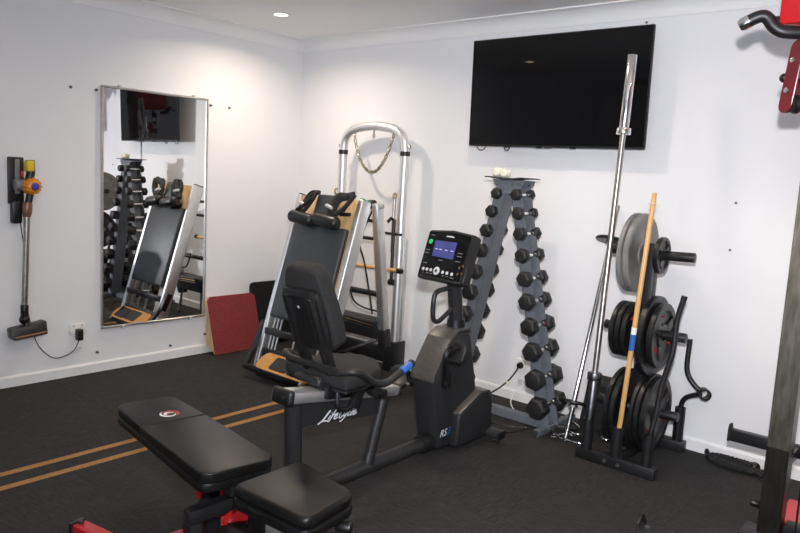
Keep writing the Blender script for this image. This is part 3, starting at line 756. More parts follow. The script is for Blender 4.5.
# slim chrome bar with two small discs leaning on the wall
c0, c1 = V((2.749, -.438, .008)), V((2.748, -.030, 1.285)); cdir = (c1-c0).normalized(); CL = (c1-c0).length
t = thing('chrome_bar', 'slim chrome threaded bar with two black discs leaning on the wall', 'barbell', c0)
build('rod', MB().cyl(c0, c1, .0125, n=16), 'chrome', t)
th = MB()
for k in range(24): th.rev(c0+cdir*(.01+k*.008), cdir, [(.0125, 0), (.0142, .0025), (.0142, .004), (.0125, .0065)], 12)
build('thread', th, 'chrome', t)
for s_ in (.205, CL-.21):
    pc = c0+cdir*s_
    build('disc', MB().rev(pc, cdir, [(.0128, 0), (.078, 0), (.084, .006), (.084, .012), (.078, .018), (.03, .012), (.0128, .014), (.0128, 0)], 28), 'iron', t)
    build('star_collar', MB().rev(pc-cdir*.022, cdir, [(.0128, 0), (.026, .002), (.028, .012), (.02, .022), (.0128, .022), (.0128, 0)], 8), 'steel', t)
# broomstick
s0, s1 = V((3.088, -.565, .066)), V((3.150, -.555, 1.374))
t = thing('wooden_stick', 'long wooden broomstick standing in the middle front holder', 'stick', s0)
build('shaft', MB().cyl(s0, s1, .0125, .0118, n=14, bev=.004), 'broom', t)
sd = (s1-s0).normalized()
build('blue_label', MB().cyl(s0+sd*.54, s0+sd*.62, .0132, n=14), 'blue', t)
build('white_label', MB().cyl(s0+sd*.62, s0+sd*.655, .0131, n=14), 'white', t)
build('hanging_loop', MB().ring(s1-sd*.055+V((.004, 0, 0)), (0, .3, 1), .024, .0012, 20, 6), 'white', t)
# curl bar in right front holder
t = thing('curl_bar', 'black cranked curl bar standing in the right front holder', 'barbell', (3.245, -.565, .064))
build('bar', MB().tube([(3.245, -.565, .064), (3.248, -.56, .20), (3.262, -.545, .33), (3.27, -.535, .46), (3.300, -.525, .62), (3.302, -.52, .72), (3.305, -.52, .79), (3.326, -.52, .895)], .0135, 14, smooth=4), 'black', t)
build('bar_end', MB().cyl((3.324, -.52, .885), (3.3275, -.52, .902), .0148, n=14), 'bplastic', t)
# V shaped cable bar in the rear holder
t = thing('cable_bar', 'black bent cable bar with ring end in the rear holder', 'cable attachment', (3.222, -.078, .064))
build('bar', MB().tube([(3.222, -.078, .064), (3.222, -.078, .20), (3.225, -.078, .262), (3.245, -.085, .30), (3.285, -.095, .325), (3.325, -.10, .345)], .0135, 14, smooth=4), 'black', t)
build('grip', MB().tube([(3.325, -.10, .355), (3.285, -.10, .385), (3.25, -.10, .43), (3.238, -.10, .49), (3.24, -.10, .62)], .0135, 14, smooth=4), 'black', t)
ra = V((.55, -.83, 0)).normalized()
build('ring_sleeve', MB().rev(V((3.34, -.10, .347))-ra*.022, ra, [(.021, 0), (.031, 0), (.031, .044), (.021, .044), (.021, 0)], 24), 'black', t)
# black slab leaning on the wall behind
t = thing('black_pad', 'black rectangular foam pad leaning on the wall behind the barbells', 'pad', (2.775, -.12, 0))
uu = V((0, .09, .30)).normalized()
build('pad', MB().prism(rrect(.165, .315, .02), (2.69, -.135, .003), (1, 0, 0), uu, V((0, -.30, .09)).normalized()*.04, .006, 2, 50), 'rubber', t)
build('seam', MB().prism(rrect(.10, .20, .02), V((2.722, -.175, .07)), (1, 0, 0), uu, V((0, -.30, .09)).normalized()*.006, .002, 1, 50), 'bplastic', t)
# cable handles on the floor
def d_handle(loc, rz, label, lift=.016):
    o = thing('pulley_stirrup', label, 'cable handle', loc, 'loose cable handles on the floor')
    R = M.Rotation(rz, 3, 'Z'); L = V(loc)
    def P(x, y, z): return L + R @ V((x, y, z+lift))
    build('grip', MB().cyl(P(-.06, 0, 0), P(.06, 0, 0), .0155, n=14, bev=.003), 'rubber', o)
    build('stirrup', MB().tube([P(-.066, 0, 0), P(-.07, .03, 0), P(-.04, .10, .004), P(-.012, .135, .004), P(.012, .135, .004), P(.04, .10, .004), P(.07, .03, 0), P(.066, 0, 0)], .0048, 8, smooth=4), 'chrome', o)
    build('ring', MB().ring(P(0, .155, .006), R @ V((0, .3, 1)), .02, .004, 16, 8), 'chrome', o)
d_handle((2.665, -.255, 0), .6, 'chrome stirrup cable handle on the carpet beside the dumbbell stand foot')
d_handle((2.815, -.36, 0), 2.2, 'chrome stirrup cable handle on the carpet behind the upright barbell')
d_handle((2.86, -.215, 0), -1.1, 'chrome stirrup cable handle on the carpet under the weight plates')
t = thing('ankle_strap', 'black fabric ankle strap loop on the carpet by the dumbbell stand', 'cable attachment', (2.70, -.30, 0))
sl = [V((2.665+.058*math.cos(a*PI/6), -.335+.05*math.sin(a*PI/6), .008+.006*math.sin(a*PI/3)**2)) for a in range(12)]
build('strap', MB().tube(sl, .009, 8, closed=True, flat=.7, smooth=2), 'blacktex', t)
build('buckle', MB().ring((2.735, -.335, .016), (.4, 0, 1), .018, .004, 14, 8), 'chrome', t)

# triceps rope by the wall
t = thing('triceps_rope', 'black twisted triceps rope lying by the skirting right of the plate tree', 'rope', (3.5, -.09, 0))
def twist(path, R, r, name):
    P_ = spline([V(p) for p in path], 8)
    for ph in range(3):
        pts = []
        L = 0
        for i, p in enumerate(P_):
            if i: L += (p-P_[i-1]).length
            a = P_[max(0, i-1)]; b = P_[min(len(P_)-1, i+1)]; x, y, d = frame_from(b-a)
            ang = L/.055*2*PI/1.0 + ph*2*PI/3
            pts.append(p + (x*math.cos(ang)+y*math.sin(ang))*R)
        build(name, MB().tube(pts, r, 8), 'blacktex', t)
twist([(3.405, -.10, .0225), (3.48, -.13, .0225), (3.56, -.137, .0225), (3.66, -.12, .0225), (3.70, -.105, .0225)], .0115, .0108, 'rope_strand')
twist([(3.402, -.075, .0225), (3.46, -.055, .0225), (3.54, -.055, .0225), (3.60, -.06, .0225)], .0115, .0108, 'rope_strand')
build('rope_end', MB().rev((3.60, -.072, .028), (.9, -.45, 0), [(0, 0), (.02, 0), (.026, .008), (.026, .026), (.02, .034), (0, .034)], 16), 'rubber', t)
build('rope_end', MB().rev((3.69, -.10, .026), (.9, .2, 0), [(0, 0), (.018, 0), (.024, .008), (.024, .026), (.018, .034), (0, .034)], 16), 'rubber', t)
build('eye', MB().ring((3.385, -.085, .030), (.8, .6, .1), .021, .008, 18, 8), 'black', t)

# ================================================================== RECUMBENT BIKE
BX = 2.335
t = thing('recumbent_bike', 'dark grey recumbent exercise bike with console in the middle of the room', 'exercise bike', (BX, -1.4, 0))
build('main_tube', MB().cyl((BX+.015, -2.24, .064), (BX+.015, -1.12, .064), .034, n=20), 'dgrey', t)
build('tube_collar', MB().cyl((BX+.015, -1.215, .068), (BX+.015, -1.135, .068), .046, n=20, bev=.004), 'bplastic', t)
build('rear_stabilizer', B((BX-.19, -2.262, .012), (BX+.26, -2.205, .062), .010), 'lgrey', t)
for x in (BX-.18, BX+.24): build('rubber_foot', MB().cyl((x, -2.233, 0), (x, -2.233, .014), .018, n=12), 'rubber', t)
build('front_stabilizer', B((BX-.20, -.765, .028), (BX+.185, -.70, .068), .012), 'dgrey', t)
for x in (BX-.185, BX+.155):
    build('leveling_foot', MB().rev((x, -.735, 0), (0, 0, 1), [(0, 0), (.017, 0), (.017, .008), (.006, .012), (.006, .03), (0, .03)], 12), 'dsteel', t)
build('stabilizer_cap', B((BX+.182, -.768, .026), (BX+.196, -.697, .070), .006), 'bplastic', t)
build('rear_post', MB().tube([(BX+.015, -2.035, .07), (BX+.015, -2.055, .46)], .036, 18), 'dgrey', t)
build('front_strut', MB().tube([(BX+.015, -1.595, .07), (BX+.015, -1.50, .395)], .0275, 18), 'dgrey', t)
build('weld_collar', MB().cyl((BX+.015, -1.597, .065), (BX+.015, -1.580, .125), .0325, .029, n=18), 'dgrey', t)
gp = build('gusset_panel', MB().prism([(-2.03, .355), (-2.03, .455), (-1.54, .405), (-1.545, .305)], (BX+.0, 0, 0), (0, 1, 0), (0, 0, 1), (.03, 0, 0), .003, 1), 'dgrey', t)
# script lettering: LifeCycle
lx = BX+.0312
def stroke(pts, w0=.0036):
    o = V((lx, -1.905, .352)); uy2 = V((0, .985, -.06)).normalized(); uz2 = V((0, .42, .75)).normalized()
    q = spline([o+uy2*(a*.058)+uz2*(b*.046) for a, b in pts], 4)
    mb_l.tube(q, w0, 6)
mb_l = MB()
stroke([(-.35, -.18), (-.1, .02), (.15, .35), (.38, .85), (.42, 1.02), (.28, .8), (.08, .3), (-.05, .02), (.2, .05), (.55, -.05), (.75, -.15)])     # L with swash
stroke([(.55, .05), (.60, .28), (.68, .5)]); stroke([(.70, .68), (.72, .72)])                                                                     # i
stroke([(.72, -.1), (.86, .35), (1.0, .9), (1.12, .98)]); stroke([(.78, .5), (1.12, .5)])                                                         # f
stroke([(1.10, .22), (1.38, .38), (1.34, .55), (1.18, .4), (1.16, .1), (1.32, .02), (1.5, .15)])                                                # e
stroke([(2.05, .75), (1.92, .86), (1.72, .55), (1.66, .15), (1.82, .0), (2.02, .18)])                                                            # C
stroke([(2.12, .48), (2.12, .16), (2.28, .12), (2.42, .48)]); stroke([(2.42, .48), (2.28, -.1), (2.05, -.38), (1.9, -.28)])                        # y
stroke([(2.78, .42), (2.64, .46), (2.54, .2), (2.66, .04), (2.82, .14)])                                                                         # c
stroke([(2.86, .05), (2.98, .45), (3.12, .95)]); stroke([(2.90, .1), (3.02, .02)])                                                               # l
stroke([(3.08, .2), (3.32, .38), (3.28, .52), (3.14, .36), (3.14, .08), (3.3, .04), (3.5, .22)])                                                # e
bm_ = mb_l.bm
for v in bm_.verts: v.co.x = lx + (v.co.x-lx)*.15
build('lettering', mb_l, 'whiteprint', gp)
# seat rail
ra0, ra1 = V((BX+.015, -2.095, .498)), V((BX+.015, -1.455, .405))
build('seat_rail', MB().bar(ra0, ra1, .10, .046, bev=.006), 'alu', t)
rdir = (ra1-ra0).normalized()
build('rail_end_cap', MB().bar(ra0-rdir*.03, ra0+rdir*.004, .118, .066, bev=.022, seg=4), 'bplastic', t)
build('rail_end_cap', MB().bar(ra1-rdir*.004, ra1+rdir*.025, .112, .060, bev=.02, seg=4), 'bplastic', t)
build('cap_screw', MB().cyl(ra0-rdir*.03+V((.02, 0, 0)), ra0-rdir*.033+V((.02, 0, 0)), .007, n=10), 'dsteel', t)
# seat carriage
build('seat_carriage', MB().bar((BX+.015, -1.93, .498), (BX+.015, -1.70, .468), .135, .07, bev=.010), 'bplastic', t)
build('carriage_cover', MB().bar((BX-.03, -1.95, .53), (BX-.03, -1.78, .515), .16, .035, bev=.014, seg=3), 'dgrey', t)
build('adjust_lever', MB().tube([(BX+.10, -1.89, .50), (BX+.11, -1.895, .44), (BX+.11, -1.86, .415), (BX+.11, -1.81, .43), (BX+.11, -1.775, .505), (BX+.105, -1.77, .535)], .010, 10, smooth=4), 'bplastic', t)
build('adjust_latch', MB().bar((BX+.11, -1.80, .41), (BX+.11, -1.755, .55), .035, .05, bev=.01), 'bplastic', t)
build('rail_roller', MB().cyl((BX+.07, -1.60, .43), (BX+.105, -1.60, .43), .022, n=14, bev=.004), 'bplastic', t)
build('rail_roller', MB().cyl((BX+.07, -1.66, .455), (BX+.115, -1.66, .455), .028, n=14, bev=.006), 'bplastic', t)
# seat cushion
sp_ = [(2.12, -1.92), (2.115, -1.77), (2.145, -1.66), (2.25, -1.565), (2.35, -1.575), (2.455, -1.66), (2.50, -1.79), (2.50, -1.92)]
st_ = build('seat', MB().prism(sp_, (0.01, 0, .515), (1, 0, 0), (0, 1, 0), (0, 0, .055), .018, 3, 20), 'fabric', t)
build('seat_base', MB().prism([(BX+(a-BX)*.94, -1.75+(b+1.75)*.94) for a, b in sp_], (0.01, 0, .498), (1, 0, 0), (0, 1, 0), (0, 0, .02), .006, 1, 20), 'bplastic', t)
# backrest
bu = V((0, -.115, .40)).normalized(); bn = V((0, .40, .115)).normalized()   # up the back, and forward
bo = V((BX-.0, -1.925, .672))
def br(x, s, n): return bo + V((x, 0, 0)) + bu*s + bn*n
def pad_outline(wb, wt, h, r=.05):
    return [(-wb/2+r*.4, 0), (wb/2-r*.4, 0), (wb/2, r*.5), (wb/2, h*.35), (wt/2, h-r), (wt/2-r*.3, h-r*.3), (wt/2-r, h), (-wt/2+r, h), (-wt/2+r*.3, h-r*.3), (-wt/2, h-r), (-wb/2, h*.35), (-wb/2, r*.5)]
build('backrest_pad', MB().prism(pad_outline(.280, .215, .345), br(-.022, 0, 0), (1, 0, 0), bu, bn*.075, .020, 3, 35), 'fabric', t)
build('backrest_shell', MB().prism(pad_outline(.190, .165, .26, .03), br(.006, 0.0, -.030), (1, 0, 0), bu, bn*.032, .008, 2, 35), 'bplastic', t)
for x in (-.075, .065):
    build('backrest_arm', MB().bar(br(x, .245, -.040), V((BX+.005+x, -1.875, .51)), .032, .042, bev=.006), 'bplastic', t)
build('arm_bridge', MB().bar(br(-.09, .25, -.040), br(.08, .25, -.040), .026, .036, bev=.008), 'bplastic', t)
build('shell_badge', MB().rev(br(-.03, .185, -.0305), -bn, [(0, 0), (.006, 0), (.006, .001), (0, .0012)], 12), 'lgrey', t)
# seat handles
def handle(side):
    xh = BX+.012+side*.212
    pts = [(xh-side*.06, -1.945, .60), (xh-side*.01, -1.925, .61), (xh, -1.88, .595), (xh, -1.80, .545), (xh, -1.73, .533), (xh+side*.005, -1.66, .56), (xh+side*.008, -1.585, .592)]
    h = build('side_handle', MB().tube(pts, .0155, 12, smooth=4), 'rubber', t)
    if side < 0: return
    g0, g1 = V((xh+side*.006, -1.645, .567)), V((xh+side*.008, -1.592, .5895))
    build('pulse_sensor', MB().cyl(g0, g1, .0168, n=14), 'blue', h)
    build('sensor_plate', MB().bar(g0.lerp(g1, .2)+V((0, 0, .0155)), g0.lerp(g1, .8)+V((0, 0, .0155)), .012, .004, bev=.001, seg=1), 'chrome', h)
    build('grip_cap', MB().ball(V(pts[-1]), .0185), 'rubber', h)
handle(1); handle(-1)
build('handle_bridge', MB().tube([(BX-.15, -1.945, .60), (BX+.17, -1.945, .60)], .0155, 12), 'rubber', t)
# shroud
XS0, XS1 = BX-.07, BX+.07
prof = [(-1.13, .03), (-1.205, .385), (-1.195, .425), (-1.085, .585), (-1.02, .625), (-.93, .625), (-.895, .595), (-.86, .46), (-.82, .30), (-.775, .03)]
build('shroud', MB().prism(prof, (XS0, 0, 0), (0, 1, 0), (0, 0, 1), (XS1-XS0, 0, 0), .02, 3, 20), 'dgrey', t)
cap = [(-1.212, .395), (-1.205, .432), (-1.088, .598), (-1.022, .634), (-.93, .634), (-.90, .612), (-.902, .604), (-.932, .6235), (-1.02, .6235), (-1.081, .589), (-1.196, .428), (-1.203, .395)]
build('top_cover', MB().prism(cap, (XS0-.004, 0, 0), (0, 1, 0), (0, 0, 1), (XS1-XS0+.008, 0, 0), .006, 2, 25), 'taupe', t)
pod = [(-1.03, .028), (-1.015, .20), (-.83, .285), (-.755, .275), (-.715, .22), (-.70, .028)]
build('drive_pod', MB().prism(pod, (XS0-.04, 0, 0), (0, 1, 0), (0, 0, 1), (XS1-XS0+.08, 0, 0), .016, 3, 20), 'dgrey', t)
podc = [(-1.02, .197), (-1.018, .210), (-.835, .293), (-.752, .282), (-.712, .225), (-.709, .20), (-.717, .20), (-.722, .222), (-.757, .272), (-.835, .281), (-1.012, .200)]
build('pod_cover', MB().prism(podc, (XS0-.043, 0, 0), (0, 1, 0), (0, 0, 1), (XS1-XS0+.086, 0, 0), .004, 2, 25), 'taupe', t)
rec = [( .03*math.cos(a*PI/8), (.075 if math.sin(a*PI/8) > 0 else -.075)+.03*math.sin(a*PI/8)) for a in range(16)]
build('crank_recess', MB().prism([(-1.105+a+b*.12, .455+b*1.0) for a, b in rec], (XS1, 0, 0), (0, 1, 0), (0, 0, 1), (.0015, 0, 0)), 'bplastic', t)
hub = V((XS1, -1.10, .372))
build('crank_hub', MB().cyl(hub, hub+V((.022, 0, 0)), .026, n=20, bev=.003), 'bplastic', t)
pe = V((XS1+.018, -1.125, .53))
build('crank_arm', MB().bar(hub+V((.016, 0, 0)), pe, .03, .014, up=(1, 0, 0), bev=.004), 'bplastic', t)
def pedal(c, s):
    p = build('pedal', MB().bar(V(c)+V((s*.012, -.045, -.02)), V(c)+V((s*.012, .045, .02)), .085*1.0, .022, bev=.005), 'bplastic', t)
    p2 = MB().tube([V(c)+V((s*.045, -.035, 0)), V(c)+V((s*.05, -.02, .06)), V(c)+V((0, .0, .078)), V(c)+V((-s*.03, .01, .05)), V(c)+V((-s*.035, .02, .01))], .014, 8, flat=.25, smooth=4)
    build('pedal_strap', p2, 'rubber', p)
    return p
pc_ = V((pe.x+.055, pe.y, pe.z))
build('pedal_axle', MB().cyl(pe, pc_, .008, n=10), 'steel', t)
build('pedal_disc', MB().rev(pe+V((.006, 0, -.005)), (1, 0, 0), [(0, 0), (.048, 0), (.05, .01), (.04, .02), (0, .022)], 22), 'bplastic', t)
pedal(pc_, 1)
hubl = V((XS0, -1.10, .372)); pel = V((XS0-.018, -1.185, .345))
build('crank_arm', MB().bar(hubl-V((.016, 0, 0)), pel, .03, .014, up=(1, 0, 0), bev=.004), 'bplastic', t)
build('pedal_axle', MB().cyl(pel, pel-V((.055, 0, 0)), .008, n=10), 'steel', t)
pedal(pel-V((.055, 0, 0)), -1)
text_mesh('model_mark', 'RS', .052, (XS1+.0012, -1.125, .098), (0, 1, 0), (0, .12, 1), 'whiteprint', t, shear=.2, extrude=.0004)
text_mesh('model_mark', '3', .056, (XS1+.0012, -1.067, .098), (0, 1, 0), (0, .12, 1), 'blue', t, shear=.2, extrude=.0004)
# neck, hand loop and console
build('neck_collar', MB().tube([(BX, -.945, .61), (BX, -.952, .675)], [.052, .044], 20), 'bplastic', t)
build('neck', MB().tube([(BX, -.95, .67), (BX, -.975, .80), (BX, -1.0, .93)], .037, 20), 'dgrey', t)
build('hand_loop', MB().tube([(BX, -.99, .835), (BX, -1.06, .838), (BX, -1.13, .828), (BX, -1.15, .79), (BX, -1.15, .72), (BX, -1.135, .685), (BX, -1.10, .678), (BX, -1.05, .70), (BX, -.985, .735)], .0125, 12, smooth=4), 'dgrey', t)
k0 = V((BX+.008, -1.126, .882)); ku = V((0, .089, .244)).normalized(); kx = V((.31, -.038, 0)).normalized(); kn = kx.cross(ku).normalized()
KW, KH = .325, .264
def kc(u, v, n): return k0 + kx*((u-.5)*KW) + ku*(1-v)*KH + kn*n      # u right, v down
def kpoly(pts, n0, n1, bev=0, seg=2):
    return MB().prism(pts, kc(0, 1, n0), kx*KW, ku*KH, kn*(n1-n0), bev, seg, 30)
co_ = [(.02, 0), (.98, 0), (1, .04), (1, .93), (.96, .97), (.5, 1.015), (.04, .97), (0, .93), (0, .04)]
cs = build('console', kpoly(co_, -.042, 0, .008), 'bplastic', t)
build('console_face', kpoly([(.03, .05), (.90, .05), (.90, .93), (.5, .965), (.03, .93)], .0005, .003), 'screen', cs)
build('console_bezel', kpoly([(.905, .05), (.985, .04), (.985, .92), (.905, .93)], .0005, .006, .002, 1), 'bplastic', cs)
build('console_lip', kpoly([(.05, .0), (.95, .0), (.93, .055), (.07, .055)], .0005, .012, .003, 1), 'bplastic', cs)
build('display', kpoly([(.21, .46), (.66, .45), (.655, .78), (.205, .77)], .0032, .0042), 'lcd', cs)
for u, v in ((.24, .36), (.33, .36), (.45, .36), (.57, .36)): build('display_segment', kpoly([(u, .60), (u+.06, .60), (u+.06, .612), (u, .612)], .0043, .0047), 'whiteprint', cs)
build('start_lamp', MB().rev(kc(.105, .265, .0032), kn, [(0, 0), (.013, 0), (.011, .003), (0, .0035)], 18), 'led', cs)
build('console_badge', kpoly([(.40, .865), (.42, .89), (.55, .89), (.58, .865)], .0032, .004), 'lgrey', cs)
for u, v, r in ((.11, .815, .0085), (.19, .815, .0085), (.275, .815, .0085), (.395, .815, .021), (.53, .82, .0085), (.62, .82, .0085), (.72, .825, .0085)):
    bt = build('button', MB().rev(kc(u, v, .0032), kn, [(0, 0), (r, 0), (r, .002), (r*.75, .0045), (0, .0048)], 18), 'lgrey', cs)
    if r > .02: build('arrow_key', MB().rev(kc(u, v, .008), kn, [(0, 0), (.010, 0), (.009, .0012), (0, .0015)], 4), 'bplastic', cs)
for u, v, wd in ((.08, .14, .08), (.05, .44, .09), (.05, .50, .09), (.72, .42, .10), (.72, .48, .10), (.72, .58, .10), (.37, .605, .09), (.06, .70, .09), (.10, .89, .04), (.19, .89, .05), (.27, .89, .05), (.53, .89, .04), (.61, .89, .04), (.70, .90, .07)):
    build('print_line', kpoly([(u, 1-v), (u+wd, 1-v), (u+wd, 1-v+.012), (u, 1-v+.012)], .0032, .0036), 'mgrey', cs)
for u, v in ((.82, .70), (.82, .82), (.89, .66), (.90, .80)):
    build('side_mark', kpoly([(u, 1-v), (u+.025, 1-v), (u+.025, 1-v+.04), (u, 1-v+.04)], .0066 if u > .87 else .0032, .0072 if u > .87 else .0038), 'gold', cs)

# ================================================================== WEIGHT BENCH
t = thing('weight_bench', 'adjustable weight bench with black padded top and red steel frame', 'bench', (2.4, -2.53, 0))
A0, A1 = V((1.915, -2.455, .45)), V((2.705, -2.575, .455)); al = (A1-A0).normalized(); ac = V((-al.y, al.x, 0)).normalized()   # along, across(+y)
def bp(s, c, z=0): return A0 + al*s + ac*c + V((0, 0, z))
def pad_poly(s0, s1, w0, w1, r0, r1):
    out = []
    def corner(cs, cc, r, a0):
        for k in range(5): out.append((cs+r*math.cos(a0+k*PI/8), cc+r*math.sin(a0+k*PI/8)))
    corner(s1-r1, w1/2-r1, r1, 0); corner(s0+r0, w0/2-r0, r0, PI/2); corner(s0+r0, -w0/2+r0, r0, PI); corner(s1-r1, -w1/2+r1, r1, 3*PI/2)
    return out
LBn = (A1-A0).length
bo_ = bp(0, 0, 0)
alz = (A1-A0).normalized(); az = alz.cross(ac); az = -az if az.z < 0 else az
hp = build('head_panel', MB().prism(pad_poly(0, .285, .235, .25, .055, .006), bp(0, 0, -.035), alz, ac, az*.035, .012, 3, 40), 'vinyl', t)
build('back_panel', MB().prism(pad_poly(.292, LBn, .25, .26, .006, .045), bp(0, 0, -.035), alz, ac, az*.036, .014, 3, 40), 'vinyl', t)
build('pad_skirt', MB().prism(pad_poly(.004, LBn-.003, .24, .262, .055, .045), bp(0, 0, -.066), alz, ac, az*.032, .008, 2, 40), 'vinyl', t)
# red and white swirl emblem
def swirl(r0, r1, a0, a1, w0, m, nm):
    pts = [bp(.215, .012, .0012) + alz*((r0+(r1-r0)*k/12)*math.cos(a0+(a1-a0)*k/12)) + ac*((r0+(r1-r0)*k/12)*math.sin(a0+(a1-a0)*k/12)) for k in range(13)]
    mb = MB(); mb.tube(pts, [w0*math.sin(PI*(k+.8)/13.6) for k in range(13)], 6)
    for v in mb.bm.verts: v.co.z = .4522 + (v.co.z-.4522)*.12
    build(nm, mb, m, hp)
swirl(.036, .030, .4, 3.9, .0062, 'redprint', 'emblem_swirl')
swirl(.033, .023, 3.6, 7.6, .0062, 'whiteprint', 'emblem_swirl')
swirl(.018, .014, 1.5, 5.6, .0065, 'whiteprint', 'emblem_swirl')
swirl(.004, .003, 0, 6, .005, 'redprint', 'emblem_swirl')
# seat pad
sq = [V((2.776, -2.672, 0)), V((3.100, -2.655, 0)), V((3.066, -2.428, 0)), V((2.776, -2.388, 0))]
def rquad(q, r, k=5):
    out = []; n = len(q)
    for i in range(n):
        p = q[i]; a = (q[i-1]-p).normalized(); b = (q[(i+1) % n]-p).normalized()
        for j in range(k):
            u = j/(k-1); out.append(p + a*r*(1-u)**2 + b*r*u**2)
    return [(v.x, v.y) for v in out]
build('seat_pad', MB().prism(rquad(sq, .04), (0, 0, .412), (1, 0, 0), (0, 1, 0), (0, 0, .038), .015, 3, 40), 'vinyl', t)
ctr = (sq[0]+sq[1]+sq[2]+sq[3])/4
build('seat_skirt', MB().prism(rquad([ctr+(p-ctr)*1.01 for p in sq], .04), (0, 0, .378), (1, 0, 0), (0, 1, 0), (0, 0, .035), .008, 2, 40), 'vinyl', t)
build('seat_knob', MB().cyl((3.03, -2.47, .345), (3.075, -2.45, .345), .018, n=14, bev=.004), 'bplastic', t)
build('seat_knob', MB().cyl((3.02, -2.56, .35), (3.09, -2.55, .35), .012, n=12, bev=.003), 'bplastic', t)
# frame
build('back_support', MB().bar(bp(.25, 0, -.085), bp(LBn-.02, 0, -.085), .05, .04, bev=.004), 'black', t)
build('hinge_bracket', MB().bar(bp(LBn-.10, .10, -.085), bp(LBn+.06, .10, -.10), .03, .045, bev=.004), 'black', t)
build('hinge_bolt', MB().cyl(bp(LBn-.005, .128, -.075), bp(LBn-.005, .14, -.075), .010, n=10), 'steel', t)
build('seat_support', MB().bar((2.72, -2.56, .345), (3.05, -2.565, .355), .05, .05, bev=.004), 'black', t)
build('upright_post', MB().bar((2.515, -2.555, .06), (2.525, -2.560, .375), .055, .055, bev=.004), 'black', t)
build('side_plate', MB().bar((2.50, -2.592, .29), (2.52, -2.592, .36), .03, .010, bev=.003), 'red', t)
build('red_bracket', MB().bar((2.555, -2.52, .22), (2.57, -2.50, .37), .012, .08, bev=.003), 'red', t)
build('red_bracket', MB().bar((2.565, -2.53, .20), (2.60, -2.50, .31), .03, .02, bev=.003), 'red', t)
build('bracket_bolt', MB().cyl((2.512, -2.597, .352), (2.508, -2.606, .352), .009, n=10), 'steel', t)
build('bracket_bolt', MB().cyl((2.512, -2.584, .27), (2.508, -2.597, .27), .007, n=10), 'dsteel', t)
build('cross_arm', MB().bar((2.60, -2.70, .29), (2.625, -2.42, .305), .045, .045, bev=.004), 'black', t)
build('front_leg', MB().bar((2.603, -2.68, .01), (2.603, -2.68, .268), .045, .045, bev=.004), 'black', t)
build('front_leg', MB().bar((2.622, -2.44, .01), (2.622, -2.44, .282), .045, .045, bev=.004), 'black', t)
build('base_cross', MB().tube([(2.275, -2.72, .035), (2.28, -2.6, .035), (2.285, -2.36, .035), (2.32, -2.28, .045), (2.40, -2.24, .06)], .028, 4, smooth=3), 'red', t)
build('base_leg', MB().bar((1.985, -2.752, .036), (2.27, -2.705, .036), .055, .055, bev=.006), 'red', t)
build('leg_cap', MB().bar((1.968, -2.756, .036), (1.987, -2.752, .036), .064, .066, bev=.008), 'bplastic', t)
build('leg_bolt', MB().cyl((2.0, -2.75, .066), (2.0, -2.75, .073), .010, n=10), 'bplastic', t)
build('base_spine', MB().bar((2.28, -2.55, .036), (2.63, -2.56, .036), .06, .06, bev=.006), 'red', t)
build('post_foot', MB().bar((2.46, -2.555, .034), (2.58, -2.555, .036), .12, .055, bev=.004), 'black', t)

# ================================================================== CABLE MACHINE AT THE RIGHT
t = thing('cable_machine', 'red cable machine with tall steel post at the right edge', 'exercise machine', (3.9, -.75, 0))
px0, px1, py0, py1 = 3.806, 3.890, -.800, -.716
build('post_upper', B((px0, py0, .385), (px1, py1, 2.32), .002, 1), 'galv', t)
build('post_lower', B((px0, py0, .02), (px1, py1, .385), .0015, 1), 'dgalv', t)  # lower length of the same post, coloured darker than the upper
build('foot_plate', B((3.745, -.835, 0), (3.96, -.69, .008), .002), 'black', t)
build('base_beam', B((3.90, -.80, .02), (5.1, -.72, .08), .004), 'black', t)
build('red_base', B((3.845, -.685, 0), (4.6, -.42, .055), .004, 1), 'red', t)
build('cross_beam', B((3.588, -.50, .268), (4.9, -.46, .322), .004), 'black', t)
build('beam_plate', MB().prism([(-.503, .265), (-.455, .265), (-.455, .325), (-.465, .345), (-.49, .345), (-.503, .325)], (3.577, 0, 0), (0, 1, 0), (0, 0, 1), (.011, 0, 0), .003, 1), 'black', t)
build('beam_bracket', B((3.83, -.716, .272), (3.87, -.50, .318), .003), 'black', t)
build('rear_upright', B((4.9, -.80, 0), (4.98, -.72, 2.3), .01), 'galv', t)
build('top_beam', B((3.80, -.80, 2.24), (4.98, -.72, 2.32), .006), 'red', t)
build('post_knob', MB().cyl((3.80, -.76, .12), (3.765, -.77, .125), .016, n=14, bev=.004), 'bplastic', t)
build('guide_cable', MB().cyl((3.955, -.86, .02), (3.95, -.86, 2.2), .004, n=8), 'bplastic', t)
# red head with handle
hd_ = MB(); hd_.box((3.752, -1.16, 1.975), (4.02, -.80, 2.20), .012)
build('head_box', hd_, 'red', t)
build('head_arm', B((3.82, -.80, 2.02), (3.88, -.70, 2.10), .004), 'black', t)
build('handle_bar', MB().tube([(3.80, -1.12, 1.992), (3.755, -1.14, 1.990), (3.728, -1.155, 1.988)], .018, 12), 'black', t)
build('pull_handle', MB().tube([(3.655, -1.18, 1.985), (3.68, -1.175, 2.000), (3.705, -1.17, 2.006), (3.722, -1.165, 1.995), (3.742, -1.16, 1.968), (3.775, -1.15, 1.950), (3.84, -1.12, 1.948)], .0215, 14, smooth=4), 'black', t)
build('handle_tip', MB().rev((3.658, -1.18, 1.987), (-.90, -.1, -.5), [(0, -.01), (.0235, -.01), (.024, .014), (.019, .026), (0, .030)], 18), 'chrome', t)
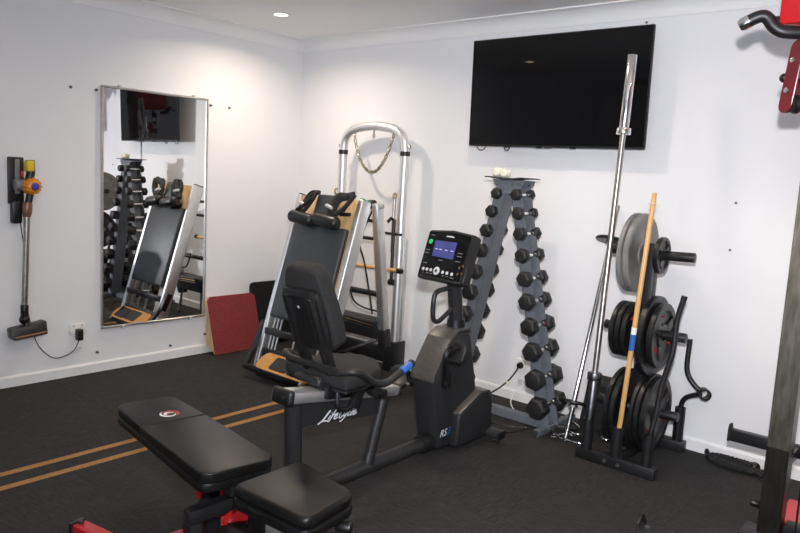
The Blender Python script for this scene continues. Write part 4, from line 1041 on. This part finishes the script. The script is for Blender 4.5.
# pulley block
pw = MB(); 
def stadium(p0, p1, r, n=10):
    p0, p1 = V((p0[0], p0[1], 0)), V((p1[0], p1[1], 0)); d = (p1-p0).normalized(); a = math.atan2(d.y, d.x); out = []
    for k in range(n+1): q = a+PI/2+PI*k/n; out.append((p0.x+r*math.cos(q), p0.y+r*math.sin(q)))
    for k in range(n+1): q = a-PI/2+PI*k/n; out.append((p1.x+r*math.cos(q), p1.y+r*math.sin(q)))
    return out
# cheek plates stand edge-on to the wall: outline in (y, z)
pn = V((-.55, -.83, 0)).normalized(); pt = V((.83, -.55, 0)).normalized(); pup = V((.10, -.04, .99)).normalized(); pc0 = V((3.788, -1.03, 1.818))
for d_ in (0, -.052):
    build('pulley_cheek', MB().prism(stadium((0, -.098), (0, .098), .031), pc0+pn*d_, pt, pup, pn*.007, .002, 1, 50), 'dred', t)
for q in (-.095, .095):
    build('pulley_wheel', MB().rev(pc0+pup*q-pn*.042, pn, [(.006, 0), (.032, 0), (.034, .004), (.026, .02), (.034, .036), (.032, .040), (.006, .040), (.006, 0)], 24), 'bplastic', t)
for q in (-.05, .055):
    build('pulley_bolt', MB().cyl(pc0+pup*q+pn*.007, pc0+pup*q+pn*.018, .011, n=12, bev=.003), 'chrome', t)
build('pulley_stop', MB().ball(pc0-pt*.048+pn*-.01, .017), 'bplastic', t)
build('hanger_strap', MB().bar(pc0+pup*.095-pn*.02, (3.815, -1.0, 1.985), .022, .02, bev=.003), 'black', t)
build('carriage_tube', MB().cyl((3.855, -.98, 1.70), (3.855, -.98, 1.83), .026, n=18, bev=.003), 'red', t)
build('carriage_tie', B((3.80, -1.0, 1.815), (3.87, -.96, 1.83), .002), 'steel', t)
build('carriage_nut', MB().cyl((3.855, -.98, 1.672), (3.855, -.98, 1.70), .013, n=10), 'steel', t)
build('carriage_link', B((3.835, -.98, 1.745), (3.85, -.80, 1.785), .003), 'red', t)
# black floor base in the foreground
t = thing('floor_anchor', 'black steel floor bracket with bolt on the carpet at the bottom edge', 'machine base', (3.50, -1.2, 0))
build('base_plate', MB().prism([(3.425, -1.09), (3.56, -1.05), (3.75, -1.62), (3.60, -1.68)], (0, 0, 0), (1, 0, 0), (0, 1, 0), (0, 0, .022), .003, 1), 'black', t)
build('stop_tab', MB().prism([(0, 0), (.075, 0), (.07, .03), (.05, .06), (.035, .06)], (3.422, -1.125, .0), (.25, .97, 0), (0, 0, 1), (.010, -.003, 0), .002, 1), 'black', t)
build('bolt', MB().cyl((3.475, -1.12, .022), (3.475, -1.12, .03), .010, n=10), 'steel', t)
